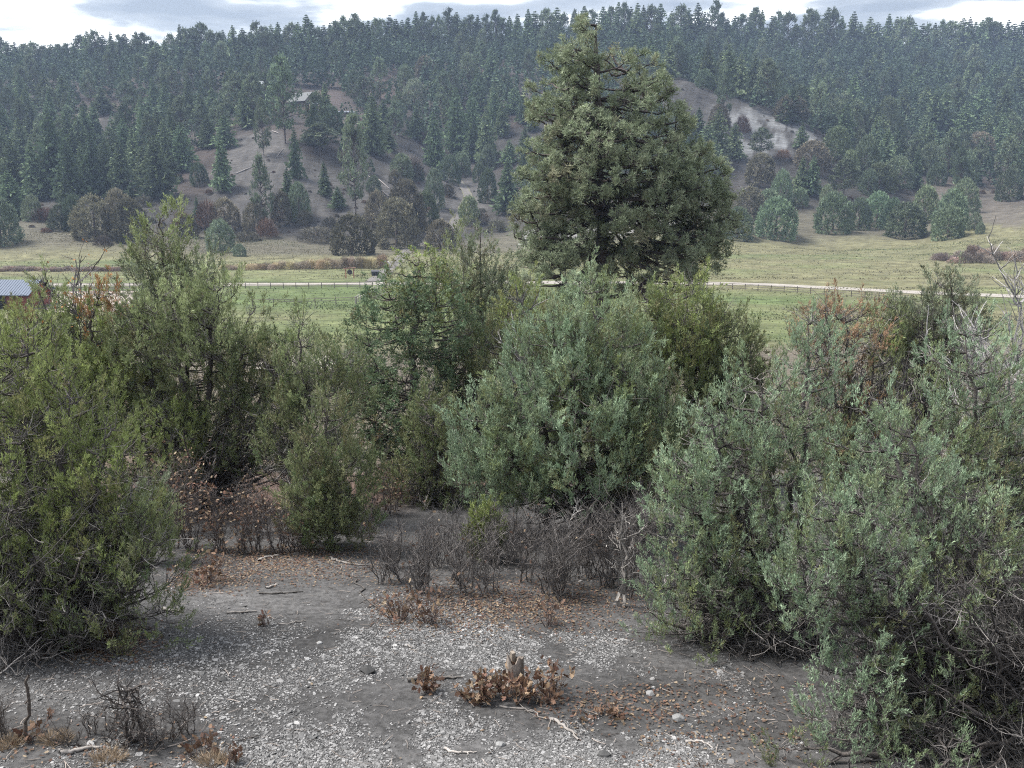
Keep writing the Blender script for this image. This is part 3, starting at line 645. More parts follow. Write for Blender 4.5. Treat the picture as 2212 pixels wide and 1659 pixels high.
near_tree(J, 'olive juniper farther down the slope under the big ponderosa', JC, (1200, 850), 26,
  [(1180, 640, 820, 60, 0), (1250, 620, 820, 60, 0, 'olive'), (1360, 640, 840, 70, 0), (1130, 600, 760, 40, 0, 'olive')], 'olive2', 32, clump=.7, dens=.7, bl=.09, bw=.03, plume=(.5, .16), kpl=60, trunk_r=.08, dead=0)

# the big ponderosa
near_tree('ponderosa_pine', 'big ponderosa pine with a dark trunk and irregular needle-tufted crown, tallest tree before the valley', 'pine', (1310, 640), 40,
  [(1288, 34, 190, 62, 0), (1285, 70, 300, 95, .2), (1225, 95, 330, 75, .8), (1350, 80, 330, 80, .4), (1390, 150, 400, 85, -.4), (1210, 220, 430, 75, -.4), (1290, 200, 430, 100, -1.2), (1450, 230, 470, 80, 0), (1500, 300, 500, 65, .6), (1350, 300, 500, 120, -1.0),
   (1180, 330, 520, 65, 0), (1530, 350, 540, 55, .4), (1430, 380, 570, 110, -.8), (1270, 360, 550, 110, 1.2), (1150, 430, 560, 42, -.3), (1555, 420, 560, 30, 0), (1230, 460, 610, 85, -.6), (1460, 470, 600, 85, .8), (1350, 450, 610, 90, 1.4), (1200, 520, 650, 80, -.6), (1420, 520, 650, 90, -.8)],
  'pine', 41, central=True, elong=.8, dens=.75, clump=.9, cover=.8, bl=.17, bw=.026, plume=(.36, .26), kpl=100, needle=True, trunk_r=.36, gap=-.05, up=.75, dead=1200, twr=.016, barkc=(.06, .05, .048))
# ------------------------------------------------------------ far trees
def far_fir(seed, n=21, br=16, rmax=.5):
    rng = rs(seed); a = Acc(); t = np.repeat((np.arange(n) + .5) / n, br); m = len(t); t = t + .13 / n * rng.randn(m)
    t = np.clip(t, 0, .985); az = rng.rand(m) * 6.283; lobe = 1 + .22 * np.sin(az * 2 + seed) + .15 * np.sin(t * 17 + az * 3)
    ln = rmax * ((1 - t) ** .82 * .95 + .03) * (.65 + .5 * rng.rand(m)) * lobe * np.where(t < .1, .6, 1)
    z0 = .07 + .93 * t; base = np.stack([0 * t, 0 * t, z0], -1); out = np.stack([np.cos(az), np.sin(az), -.08 + .22 * t - .1 * (1 - t)], -1)
    C0 = []; D0 = []; L0 = []; W0 = []; K0 = []
    shade = (1 + .12 * rng.randn(m, 1)).clip(.6, 1.6)
    gc = np.array([.085, .115, .075]); tip = np.array([.135, .175, .095])  # dark inner boughs, bright tips: crown light and shade put into the colour
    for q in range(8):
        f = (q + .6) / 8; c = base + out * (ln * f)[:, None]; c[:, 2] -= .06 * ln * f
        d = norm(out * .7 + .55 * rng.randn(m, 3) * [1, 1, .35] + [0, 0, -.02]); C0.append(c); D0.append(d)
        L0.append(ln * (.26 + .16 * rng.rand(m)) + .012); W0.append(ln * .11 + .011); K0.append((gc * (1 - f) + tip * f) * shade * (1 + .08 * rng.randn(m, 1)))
    blades(a, np.concatenate(C0), np.concatenate(D0), np.concatenate(L0), np.concatenate(W0), np.concatenate(K0), rng)
    return a.mesh('crown')
def far_pine(seed, lo=.22):
    rng = rs(seed); a = Acc(); n = 95; t = rng.rand(n) ** .9; az = rng.rand(n) * 6.283
    prof = np.interp(t, [0, .15, .4, .75, 1], [.16, .4, .46, .30, .06]) * (.55 + .6 * rng.rand(n)); z = lo + (1 - lo) * t
    c = np.stack([np.cos(az) * prof, np.sin(az) * prof, z], -1); k = 26
    d = norm(rng.randn(n, k, 3) * [1, 1, .6] + [0, 0, .25]); rad = (.06 + .06 * rng.rand(n))[:, None, None]
    cc = c[:, None] + norm(rng.randn(n, k, 3)) * [1.25, 1.25, .55] * rad * rng.rand(n, k, 1)
    col = np.array([.115, .145, .09]) * (1 + .2 * rng.randn(n, 1, 1)) * (1 + .12 * rng.randn(n, k, 1))
    blades(a, cc.reshape(-1, 3), d.reshape(-1, 3), .055 + .03 * rng.rand(n * k), .026, col.reshape(-1, 3).clip(.02, .3), rng)
    b = Acc(); tubes(b, np.stack([np.zeros((n, 3)) + [0, 0, 1] * (z * .93 - .03)[:, None], c * [.6, .6, 1] + [0, 0, -.01], c], 1), np.array([[.008, .005, .003]]) * np.ones((n, 1)), 3, (.06, .05, .045))
    return a.mesh('crown'), b
def far_juniper(seed, tall=1.0, col=(.095, .12, .07)):
    rng = rs(seed); a = Acc(); n = 420; t = rng.rand(n) ** 1.25; az = rng.rand(n) * 6.283
    r = .5 * lobe_r(np.clip(t * .84 + .16, 0, 1), 1.15) * (.86 + .18 * rng.rand(n)) * (1 + .10 * np.sin(3 * az + seed) + .08 * np.sin(5 * az + 9 * t))
    c = np.stack([np.cos(az) * r, np.sin(az) * r, .01 + .94 * t], -1); k = 15; ax = norm(np.stack([np.cos(az) * .6, np.sin(az) * .6, -.5 + 2.2 * np.sqrt(t)], -1) + .2 * rng.randn(n, 3))
    cc = c[:, None] + ax[:, None] * (.09 * rng.rand(n, k, 1)) + .025 * rng.randn(n, k, 3); d = norm(ax[:, None] + .5 * rng.randn(n, k, 3))
    kk = np.asarray(col) * (1 + .2 * rng.randn(n, 1, 1)) * (1 + .14 * rng.randn(n, k, 1))
    blades(a, cc.reshape(-1, 3), d.reshape(-1, 3), .06 + .04 * rng.rand(n * k), .028, kk.reshape(-1, 3).clip(.02, .4), rng)
    return a.mesh('crown')
def far_scrub(seed, col):
    rng = rs(seed); a = Acc(); n = 900; th = rng.rand(n) * 6.283; t = rng.rand(n); r = .5 * np.sqrt(rng.rand(n)) * (1 - .5 * t)
    c = np.stack([np.cos(th) * r, np.sin(th) * r, .75 * t * (1 - r)], -1); d = norm(np.stack([np.cos(th) * .4, np.sin(th) * .4, .8 + 0 * t], -1) + .35 * rng.randn(n, 3))
    blades(a, c, d, .16 + .14 * rng.rand(n), .02, np.asarray(col) * (1 + .3 * rng.randn(n, 1)).clip(.4, 1.8), rng)
    return a.mesh('crown')
def pole(h0=0., h1=.95, r=.018):
    a = Acc(); tubes(a, np.array([[0, 0, -.05], [0.004, 0, .3], [0, .004, .6], [0, 0, h1]]), np.array([r * 1.2, r, r * .65, .003]), 5, (.085, .065, .055)); return a
def proto(name, cr, tr):
    r = bpy.data.objects.new(name, None)
    c = bpy.data.objects.new('crown', cr); cr.materials.append(M_FAR); c.parent = r
    t = bpy.data.objects.new('trunk', tr); tr.materials.append(M_FARB); t.parent = r
    return (name, cr, tr)
PROT = {}
def fp(seed, lo=.22):
    c, b = far_pine(seed, lo); p = pole(); p.V += b.V
    for k_, f in b.F.items(): p.F.setdefault(k_, []).extend([x + p.n for x in f])
    p.c += b.c; p.n += b.n
    return proto('pine_tree', c, p.mesh('trunk', True))
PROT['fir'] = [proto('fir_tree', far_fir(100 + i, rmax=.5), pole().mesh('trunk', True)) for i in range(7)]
PROT['pine'] = [fp(120 + i, .15 + .03 * i) for i in range(6)]
PROT['jun'] = [proto('juniper_tree', far_juniper(140 + i, col=c_), pole(h1=.7, r=.035).mesh('trunk', True)) for i, c_ in enumerate([(.14, .185, .115), (.155, .19, .12), (.14, .175, .10), (.16, .19, .13)])]
PROT['bjun'] = [proto('juniper_tree', far_juniper(150 + i, col=(.16, .145, .105)), pole(h1=.7, r=.035).mesh('trunk', True)) for i in range(3)]
PROT['scrub'] = [proto('oak_shrub', far_scrub(160 + i, c_), pole(h1=.5, r=.02).mesh('trunk', True)) for i, c_ in enumerate([(.10, .085, .075), (.13, .08, .06), (.095, .09, .07)])]
PROT['willow'] = [proto('willow_shrub', far_scrub(170 + i, c_), pole(h1=.5, r=.02).mesh('trunk', True)) for i, c_ in enumerate([(.38, .30, .21), (.33, .27, .22), (.42, .35, .23)])]
PROT['dim'] = [proto('willow_shrub', far_scrub(175 + i, c_), pole(h1=.5, r=.02).mesh('trunk', True)) for i, c_ in enumerate([(.24, .20, .18), (.28, .21, .18)])]
CATS = {'fir': 'fir', 'pine': 'pine', 'jun': 'juniper', 'bjun': 'juniper', 'scrub': 'oak shrub', 'willow': 'willow shrub', 'dim': 'willow shrub'}
ASP = {'fir': .54, 'pine': .52, 'jun': .95, 'bjun': .95, 'scrub': 1.3}
PLACED = []     # kind, world base, height, width, screen x, base row, traced
frng = rs(5)
def place(kind, p, h, wd, traced=False):
    sx, sy = proj(p[0], p[1], p[2]); PLACED.append([kind, np.array(p), h, wd, float(sx), float(sy), traced])
def trace(kind, cx, top, base, wpx=None, tile=0):
    x = (cx * .46293 + tile * 1024) * .72005; yt = top * .46293 * .72005; yb = base * .46293 * .72005; wv = wpx * .46293 * .72005 if wpx else None
    for _ in range(40):
        p = G(x, yb, 60)
        if p[1] < 760: break
        yb += 2.5
    d = p[1] * CP - p[2] * SP
    top_z = p[1] * math.tan(math.atan((829.5 - yt) / FP) - R(PITCH)); h = max(top_z - p[2], 1.0)
    wd = wv / FP * d * (1.2 if kind == 'fir' else .9 if kind == 'jun' else 1.0) if wv else h * ASP[kind] * frng.uniform(.85, 1.2)
    place(kind, p, h, wd, True)
# skyline trees: (x, top) in the three upper tiles
SK = {0: [(30,245),(75,265),(120,270),(180,290),(240,280),(300,300),(350,280),(400,290),(450,285),(500,290),(545,235),(590,200),(640,205),(690,225),(740,200),(790,230),(830,215),(900,215),(950,220),(1000,260),(1030,280),(1080,260),(1120,225),(1185,155),(1220,190),(1260,185),(1320,155),(1380,200),(1430,215),(1460,190),(1525,160),(1585,180),(1640,195),(1680,150),(1730,180),(1770,155),(1815,140),(1860,175),(1905,155),(1945,140),(2000,92),(2030,130),(2070,180),(2110,160),(2150,145),(2190,145)],
      1: [(30,115),(65,130),(100,95),(140,150),(185,130),(230,125),(270,130),(320,95),(360,120),(400,125),(440,110),(490,70),(540,90),(590,115),(640,110),(700,60),(750,75),(800,110),(840,105),(885,95),(940,100),(1000,70),(1040,120),(1090,100),(1140,85),(1210,55),(1250,70),(1330,65),(1395,45),(1440,90),(1510,70),(1570,35),(1620,70),(1690,40),(1740,50),(1790,10),(1830,25),(1870,40),(1910,15),(1950,30),(2000,40),(2060,20),(2130,70),(2190,40)],
      2: [(30,50),(85,15),(130,75),(200,10),(240,90),(280,115),(325,100),(370,100),(430,65),(460,55),(500,60),(560,100),(600,80),(670,85),(730,170),(800,65),(840,80),(880,120),(920,45),(955,60),(1010,100),(1085,70),(1130,140),(1190,105),(1240,140),(1310,85),(1360,105),(1400,130),(1440,115),(1480,145),(1530,150),(1570,160),(1610,145),(1660,140),(1720,145),(1785,115),(1830,105),(1870,140),(1910,125),(1945,120),(1990,145),(2030,140),(2080,125),(2120,150),(2170,130)]}
for tl, lst in SK.items():
    for i, (cx, tp) in enumerate(lst):
        trace('pine' if frng.rand() < (.6 if tl < 2 else .4) else 'fir', cx, tp, tp + frng.uniform(150, 230), frng.uniform(95, 185), tl)
TR = {
0: """fir 110 900 1300 190;fir 235 910 1290 170;fir 360 700 1260 250;fir 215 660 900 120;fir 30 660 950 130;fir 460 900 1300 160;fir 620 860 1270 150;fir 710 890 1260 130;fir 800 900 1290 170;fir 935 950 1200 150;fir 1030 870 1290 200;fir 1190 790 1110 160;fir 1350 740 960 130;fir 1450 870 1240 150;fir 1510 420 640 110;fir 1010 490 760 110;fir 790 700 900 150;pine 830 530 720 150;fir 1225 480 650 110;fir 1310 600 800 110;fir 1460 740 960 130;fir 1590 560 830 130;pine 1650 480 800 190;pine 1710 640 1010 110;pine 1850 370 930 240;fir 1920 820 1160 90;pine 1705 1010 1480 150;fir 1285 1270 1480 70;fir 440 1150 1330 110;jun 490 1270 1490 150;jun 400 1330 1490 140;jun 215 1270 1430 120;fir 80 1100 1420 210;jun 10 1290 1580 220;fir 1870 1080 1350 110;jun 1940 1190 1420 140;fir 2105 1040 1270 90;pine 2075 800 1000 260;jun 2150 690 850 130;fir 2190 1200 1350 100;bjun 620 1280 1540 230;bjun 780 1240 1540 180;bjun 850 1300 1560 200;jun 1430 1430 1625 175;jun 1555 1580 1660 80;scrub 670 1500 1590 120;scrub 1350 1250 1490 180;bjun 1460 1290 1480 160;scrub 1600 1480 1560 200;scrub 2050 1440 1555 260;jun 1290 1060 1190 110;scrub 1180 1330 1500 150;scrub 290 1320 1430 170;bjun 1230 1400 1540 110;scrub 930 1250 1330 140;fir 550 930 1240 120;fir 880 820 1150 140;fir 1110 940 1180 110;fir 300 470 700 140;fir 420 480 720 130;pine 330 560 760 150;fir 670 560 740 130;fir 560 650 860 120;fir 730 900 1100 90;fir 1080 560 780 120;pine 920 560 640 90;fir 1130 600 850 130;fir 1380 560 730 110;bjun 1650 1320 1500 130;scrub 1730 1380 1540 150;bjun 1830 1250 1440 120;scrub 2140 1380 1480 120;scrub 1980 1330 1460 130;fir 150 760 1060 150;fir 30 1000 1290 150;fir 290 1050 1290 140;fir 560 1040 1280 120""",
1: """pine 95 750 1395 210;fir 205 600 1000 160;pine 150 500 720 190;fir 605 700 1090 130;fir 490 690 910 110;fir 740 540 1000 130;fir 840 600 1000 130;fir 940 680 1060 150;fir 1070 470 640 130;fir 1180 590 800 110;fir 1240 730 850 80;jun 605 1100 1345 120;bjun 420 1180 1500 220;bjun 360 1300 1600 250;jun 545 1250 1470 170;bjun 240 1250 1500 150;bjun 70 1400 1650 240;bjun 640 1430 1620 180;jun 830 1275 1450 130;fir 1080 1030 1380 200;jun 950 940 1095 100;jun 890 1060 1175 80;jun 950 1100 1310 120;fir 1090 900 1060 110;jun 705 1010 1180 140;scrub 800 1030 1130 90;scrub 450 970 1150 200;bjun 345 1100 1190 70;jun 415 420 545 110;bjun 545 370 530 120;jun 475 520 700 160;fir 275 640 800 100;fir 305 820 960 100;fir 520 340 520 90;scrub 690 1170 1270 110;jun 780 990 1130 110;fir 880 420 590 100;fir 970 320 560 130;fir 630 390 620 130;fir 720 560 820 120;fir 1120 560 740 110;fir 1260 580 760 110;fir 990 560 850 120;fir 1040 660 880 120;fir 790 700 960 120;fir 860 780 1040 120;fir 1190 820 1000 110;scrub 560 820 950 150;jun 390 1000 1150 140;jun 480 1060 1160 110;fir 1300 900 1120 110;jun 1240 1100 1300 130;scrub 910 1350 1450 120;scrub 1010 1400 1490 150;fir 1750 300 520 120;fir 1900 280 560 130;fir 2000 230 470 120;fir 2120 260 520 130""",
2: """jun 140 450 570 110;pine 260 430 830 130;bjun 230 680 835 120;jun 300 480 575 90;fir 390 310 600 130;fir 460 350 610 120;fir 545 370 560 110;jun 570 480 640 160;bjun 690 620 775 190;fir 860 470 800 160;jun 925 730 865 140;fir 1085 480 860 170;fir 1240 660 950 140;jun 1310 640 930 150;fir 1510 400 640 150;fir 1460 490 720 130;fir 1560 550 800 130;fir 1620 570 900 160;fir 1690 550 860 140;fir 1760 560 860 150;fir 1920 550 860 150;fir 2060 560 900 160;fir 2130 720 930 120;fir 1810 650 950 150;fir 1605 780 950 120;fir 1410 870 1040 90;pine 2095 890 1200 170;bjun 1910 860 1010 160;jun 1830 990 1195 145;jun 1645 1060 1195 115;jun 2110 1100 1295 155;scrub 385 720 870 120;pine 505 830 1035 170;fir 330 790 1030 110;fir 765 790 960 90;jun 990 830 1060 190;bjun 830 920 1090 200;jun 1180 890 1160 160;jun 1075 980 1160 110;jun 1385 1020 1210 190;fir 1485 930 1110 130;jun 1600 930 1120 150;fir 765 1010 1255 110;fir 835 1000 1265 120;pine 1040 1030 1300 220;jun 930 1200 1330 90;jun 635 1110 1345 130;jun 600 1290 1535 250;jun 350 1350 1545 200;bjun 430 1220 1410 170;jun 550 1230 1380 150;jun 970 1255 1500 230;jun 1140 1290 1485 140;jun 1255 1250 1455 180;jun 1350 1290 1485 140;jun 1435 1320 1535 235;jun 1560 1210 1435 160;jun 1730 1235 1490 200;jun 1715 1340 1550 190;jun 1815 1165 1375 165;jun 1890 1380 1490 85;jun 1925 1440 1515 55;jun 1270 1060 1240 190;jun 1200 1100 1250 120;bjun 500 1000 1180 160;fir 700 560 800 120;fir 640 420 620 120;fir 930 460 700 130;fir 1000 420 640 120;fir 1180 380 640 140;fir 1330 420 680 140;fir 1660 380 620 140;fir 1850 380 640 150;fir 2000 400 660 150;fir 2150 430 700 150;fir 1260 300 520 130;fir 1560 320 520 130;fir 1780 300 520 130;fir 830 330 560 130;fir 740 320 520 120;fir 1420 560 820 130;fir 1950 720 960 130;scrub 540 1050 1150 120;scrub 1560 1180 1250 90;scrub 650 950 1030 110;jun 760 1220 1330 100"""}
for tl, s_ in TR.items():
    for q in s_.split(';'):
        kd, a_, b_, c_, d_ = q.split(); trace(kd, float(a_), float(b_), float(c_), float(d_), tl)
NTRACED = len(PLACED)
# the rest of the forest between and behind them
def wpoly(px): return [tuple(G(a, b, 60)[:2]) for a, b in px]
NOGO = [wpoly(p) for p in (KNOLL, DRAW, SPUR, CABIN, BARE2, BARE3)]
gx, gy = np.meshgrid(np.arange(-480, 480, 10.0), np.arange(292, 720, 10.0)); gx = gx.ravel() + frng.uniform(-5, 5, gx.size); gy = gy.ravel() + frng.uniform(-5, 5, gy.size)
foot = 305 + 25 * sstep(-60, 60, gx) + 12 * noise(np.stack([gx, gy], -1), .02, 2) + 35 * sstep(30, 110, gx) + 25 * sstep(130, 260, gx)
ok = (gy > foot) & (np.abs(gx / gy) < .68)
for pl in NOGO: ok &= ~inpoly(gx, gy, pl)
ok &= ~((np.abs(gx / gy + .05) < .05) & (gy < 400))
tb = np.array([p[1][:2] for p in PLACED]); FL = []
TS = np.array([(p[4], p[1][1], p[3] / p[1][1] * FP * .5, p[5], p[2] / p[1][1] * FP) for p in PLACED])
for X_, Y_ in zip(gx[ok], gy[ok]):
    if ((tb - [X_, Y_]) ** 2).sum(1).min() < 16: continue
    z_ = float(H(X_, Y_)); sx, sy = proj(X_, Y_, z_); low = Y_ < 345
    if ((np.abs(TS[:, 0] - sx) < TS[:, 2] + 9) & (Y_ < TS[:, 1] + 1) & (Y_ > TS[:, 1] - 20) & (sy - 40 > TS[:, 3] - TS[:, 4] - 40) & (sy - 60 < TS[:, 3]) & (TS[:, 1] < 470)).any(): continue
    if 610 < sx < 705 and 190 < sy < 300: continue
    hh_ = frng.uniform(4, 8) if low else frng.uniform(11, 20)
    if sx > 1450 and not low: hh_ *= 1.08
    kd = ('bjun' if frng.rand() < .5 else 'jun') if low and frng.rand() < .7 else ('pine' if frng.rand() < .32 else 'fir')
    # not taller than the traced ridge line
    top = proj(X_, Y_, z_ + hh_)[1]; lim = np.interp(sx, [0, 300, 560, 900, 1300, 1550, 1700, 2212], [105, 95, 72, 58, 35, 40, 60, 68])
    if top < lim: hh_ = max(hh_ - (lim - top) / FP * Y_, 0)
    if hh_ < 4: continue
    FL.append((hh_ / Y_, kd, (X_, Y_, z_), hh_, hh_ * ASP[kd] * frng.uniform(.8, 1.2)))
FL.sort(key=lambda q: -q[0])
cnt = {}
for p in PLACED: cnt[CATS[p[0]]] = cnt.get(CATS[p[0]], 0) + 1
rest = []
for f in FL:
    k_ = CATS[f[1]]
    if cnt.get(k_, 0) < (285 if k_ != 'juniper' else 200): place(f[1], f[2], f[3], f[4]); cnt[k_] = cnt.get(k_, 0) + 1
    else: rest.append(f)
# low scrub on the open slopes
for _ in range(150):
    sx, sy = frng.uniform(0, 2212), frng.uniform(400, 505)
    if 1100 < sx < 1560: continue
    if sx > 1700 and sy > 440: continue
    p = G(sx, sy, 60); hh_ = frng.uniform(.8, 2.2); place('scrub', p, hh_, hh_ * frng.uniform(1.1, 2))
for px_ in (SPUR, KNOLL, DRAW):
    pw = np.array(wpoly(px_)); lo_, hi_ = pw.min(0), pw.max(0)
    for _ in range(70):
        q = frng.uniform(lo_, hi_)
        if inpoly(np.array([q[0]]), np.array([q[1]]), [tuple(v) for v in pw])[0]:
            hh_ = frng.uniform(.3, 1.3); place('scrub', (q[0], q[1], float(H(q[0], q[1]))), hh_, hh_ * frng.uniform(1.1, 2))
# willow rows by the road
for i in range(34):
    sx = 482 + i * 10.4; h_ = np.interp(sx, [480, 600, 720, 830], [1.5, 2.3, 3.0, 4.2]) * frng.uniform(.8, 1.15)
    p = G(sx + frng.uniform(-3, 3), 582.5 - (sx - 480) * .012 + frng.uniform(-1, 1.2)); place('willow', p, h_, frng.uniform(2.6, 4.0))
for i in range(28):
    sx = -5 + i * 11; p = G(sx + frng.uniform(-3, 3), 585 + frng.uniform(-1, 1)); place('dim', p, frng.uniform(1.0, 1.6), frng.uniform(2.6, 3.8))
for i in range(22):
    sx = 2025 + i * 10; p = G(sx, 566 + frng.uniform(-10, 3)); place('dim', p, frng.uniform(1.6, 4.0) * (1.3 if sx > 2080 else .8), frng.uniform(3, 5))
# names and labels
def ordinal(n):
    o = ['zeroth', 'first', 'second', 'third', 'fourth', 'fifth', 'sixth', 'seventh', 'eighth', 'ninth', 'tenth', 'eleventh', 'twelfth', 'thirteenth', 'fourteenth', 'fifteenth', 'sixteenth', 'seventeenth', 'eighteenth', 'nineteenth', 'twentieth']
    if n <= 20: return o[n]
    return {2: 'twenty', 3: 'thirty', 4: 'forty', 5: 'fifty', 6: 'sixty', 7: 'seventy'}[n // 10] + '-' + o[n % 10] if n % 10 else {3: 'thirtieth', 4: 'fortieth', 5: 'fiftieth', 6: 'sixtieth', 7: 'seventieth'}[n // 10]
COLZ = [(130, 'at the left edge'), (260, 'left of the slender juniper'), (420, 'behind the slender juniper'), (560, 'left of the bare knoll'), (700, 'about the bare knoll'), (830, 'right of the cabin'), (950, 'left of the hill track'), (1080, 'above the hill track'),
        (1300, 'left of the ponderosa trunk'), (1560, 'right of the ponderosa trunk'), (1700, 'about the pale spur'), (1850, 'right of the pale spur'), (2000, 'over the round meadow junipers'), (2120, 'near the right edge'), (9999, 'at the right edge')]
def zone(kd, sx, sy, h):
    if kd == 'willow': return 'in the orange row behind the road', 'orange willow shrubs along the road'
    if kd == 'dim': return ('in the dull row by the left edge' if sx < 600 else 'in the grey clump at the right edge'), 'dull willow shrubs in the meadow'
    row = 'on the skyline' if sy < 175 else 'high on the hill' if sy < 235 else 'on the upper slope' if sy < 300 else 'mid slope' if sy < 365 else 'on the lower slope' if sy < 430 else 'at the hill foot'
    col = [c for x_, c in COLZ if sx < x_][0]
    return row + ' ' + col, {'fir': 'firs on the far hillside', 'pine': 'pines on the far hillside', 'jun': 'junipers on the far hillside', 'bjun': 'junipers on the far hillside', 'scrub': 'oak shrubs on the far hillside'}[kd]
NMS = {'fir': 'fir', 'pine': 'pine', 'jun': 'green juniper', 'bjun': 'brownish juniper', 'scrub': 'brown shrub', 'willow': 'shrub', 'dim': 'shrub'}
groups = {}
for p in PLACED:
    z_, g_ = zone(p[0], p[4], p[5], p[2]); groups.setdefault((NMS[p[0]], z_, g_), []).append(p)
for (nm_, z_, g_), ps in groups.items():
    if nm_ in ('fir', 'pine'):
        hs = sorted(q[2] for q in ps); med = hs[len(hs) // 2]; sub = {'tall': [q for q in ps if q[2] >= med], 'shorter': [q for q in ps if q[2] < med]} if len(ps) > 2 else {'tall' if med > 11 else 'small': ps}
    else: sub = {'': ps}
    for ad, qs in sub.items():
        qs.sort(key=lambda q: q[4])
        for i, q in enumerate(qs):
            lab = ('%s %s' % (ad, nm_)).strip()
            if len(lab.split()) + len(z_.split()) < 5: lab = 'far ' + lab
            lab = 'only ' * 0 + lab + ' ' + z_ + (', %s from the left' % ordinal(i + 1) if len(qs) > 1 else '')
            pr = PROT[q[0]][int(frng.randint(len(PROT[q[0]])))]
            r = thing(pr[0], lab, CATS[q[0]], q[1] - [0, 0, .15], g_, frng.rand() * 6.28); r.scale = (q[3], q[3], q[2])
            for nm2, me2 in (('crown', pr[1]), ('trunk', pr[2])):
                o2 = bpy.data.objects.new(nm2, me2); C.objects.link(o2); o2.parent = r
# everything farther back: one wood nobody could count
if rest:
    a_ = Acc(); rng = rs(77)
    for f in rest:
        m = 150; t = rng.rand(m); az = rng.rand(m) * 6.283; r_ = .5 * (1 - t) ** .8 if f[1] == 'fir' else .5 * np.sqrt(np.clip(1 - ((t - .45) / .6) ** 2, 0.02, 1))
        c = np.stack([np.cos(az) * r_ * .7 * f[4], np.sin(az) * r_ * .7 * f[4], (.1 + .9 * t) * f[3]], -1) + np.array(f[2])
        d = norm(np.stack([np.cos(az), np.sin(az), .1 + 0 * t], -1) + .3 * rng.randn(m, 3)); kc = np.array([.095, .13, .085]) * rng.uniform(.75, 1.3) * (1 + .2 * rng.randn(m, 1))
        blades(a_, c, d, (.35 * r_ + .08) * f[4], (.25 * r_ + .06) * f[4], kc, rng)
    tag(link('forest', a_.mesh('forest'), M_FAR), 'dense far conifer wood behind the nearer hillside trees', 'forest', kind='stuff')
# ------------------------------------------------------------ fences, buildings, sign
BR = (.12, .105, .09)
def fence(label, px, sp=2.4, h=1.25, rails=3, col=BR, group=None, pw=.15):
    pts = np.array([G(a, b) for a, b in px]); root = thing('wooden_fence', label, 'fence', pts[0], group)
    seg = np.linalg.norm(np.diff(pts[:, :2], axis=0), axis=1); s = np.concatenate([[0], np.cumsum(seg)]); n = min(int(s[-1] / sp) + 1, 100)
    q = np.linspace(0, s[-1], n); X = np.interp(q, s, pts[:, 0]); Y = np.interp(q, s, pts[:, 1]); Z = H(X, Y); P = np.stack([X, Y, Z], -1) - pts[0]
    rng = rs(int(abs(pts[0][0]) * 7) % 1000)
    for i in range(n):
        a = Acc(); hh = h * rng.uniform(.96, 1.08)
        tubes(a, np.array([[0, 0, -.2], [rng.randn() * .02, 0, hh * .5], [rng.randn() * .03, 0, hh - .01], [0, 0, hh]]) , np.array([pw * .5, pw * .48, pw * .45, .01]), 6, np.array(col) * rng.uniform(.7, 1.2))
        link('post', a.mesh('post'), M_WOOD, root, P[i])
    for k in range(rails):
        a = Acc(); z = h * (.9 - .33 * k)
        Q = P + [0, -.06, z] + np.stack([0 * Z, 0 * Z, .02 * rng.randn(n)], -1)
        tubes(a, Q, np.full(n, .05), 5, np.array(col) * 1.1); link('rail', a.mesh('rail'), M_WOOD, root)
    return root
fence('long brown rail fence in front of the pale road on the left side', [(88, 624), (300, 624), (480, 623), (640, 623), (805, 622)])
fence('brown rail fence sloping down along the road on the right side of the valley', [(1500, 622), (1560, 624), (1700, 632), (1830, 641), (1960, 652)])
fence('thin dark rail fence across the green paddock below the road fence', [(546, 662), (640, 661), (770, 657)], sp=2.9, h=1.3, rails=2)
fence('short white board fence running down from the road by the pinyon', [(768, 656), (790, 642), (812, 632), (838, 622)], sp=1.9, h=1.3, rails=2, col=(.36, .34, .30), pw=.2)
fence('weathered corral fence around the pale sand behind the left junipers', [(110, 640), (292, 637), (288, 672), (230, 676)], sp=2.5, h=1.4, rails=3, col=(.14, .12, .11))

def gable(root, L_, W_, hw, hr, wall, roof, over=.5, part='wall', thick=.12, roofname='roof'):
    a = Acc(); x, y = L_ / 2, W_ / 2
    V = [(-x, -y, -1), (x, -y, -1), (x, y, -1), (-x, y, -1), (-x, -y, hw), (x, -y, hw), (x, y, hw), (-x, y, hw), (-x, 0, hr), (x, 0, hr)]
    a.add(V, [[(0, 1, 5, 4), (2, 3, 7, 6)], [(1, 2, 6, 9, 5), (3, 0, 4, 8, 7)]], wall); link(part, a.mesh(part), M_PAINT, root)
    r = Acc(); sl = (hr - hw) / y
    for s in (-1, 1):
        ye = s * (y + over); ze = hr - sl * (y + over); xo = x + over
        V = []
        for dz in (0.03, .03 + thick):
            V += [(-xo, 0, hr + dz), (xo, 0, hr + dz), (xo, ye, ze + dz), (-xo, ye, ze + dz)]
        r.add(V, [[(0, 1, 2, 3), (4, 5, 6, 7), (0, 1, 5, 4), (2, 3, 7, 6), (1, 2, 6, 5), (0, 3, 7, 4)]], roof)
        n = int(2 * xo / .45)
        for i in range(n + 1):
            xx = -xo + 2 * xo * i / n
            box(r, ((xx), ye / 2, (hr + ze) / 2 + thick + .05), (.05, math.hypot(y + over, hr - ze), .05), 0, np.array(roof) * .95, rx=-s * math.atan(sl))
    return link(roofname, r.mesh(roofname), M_METAL, root)
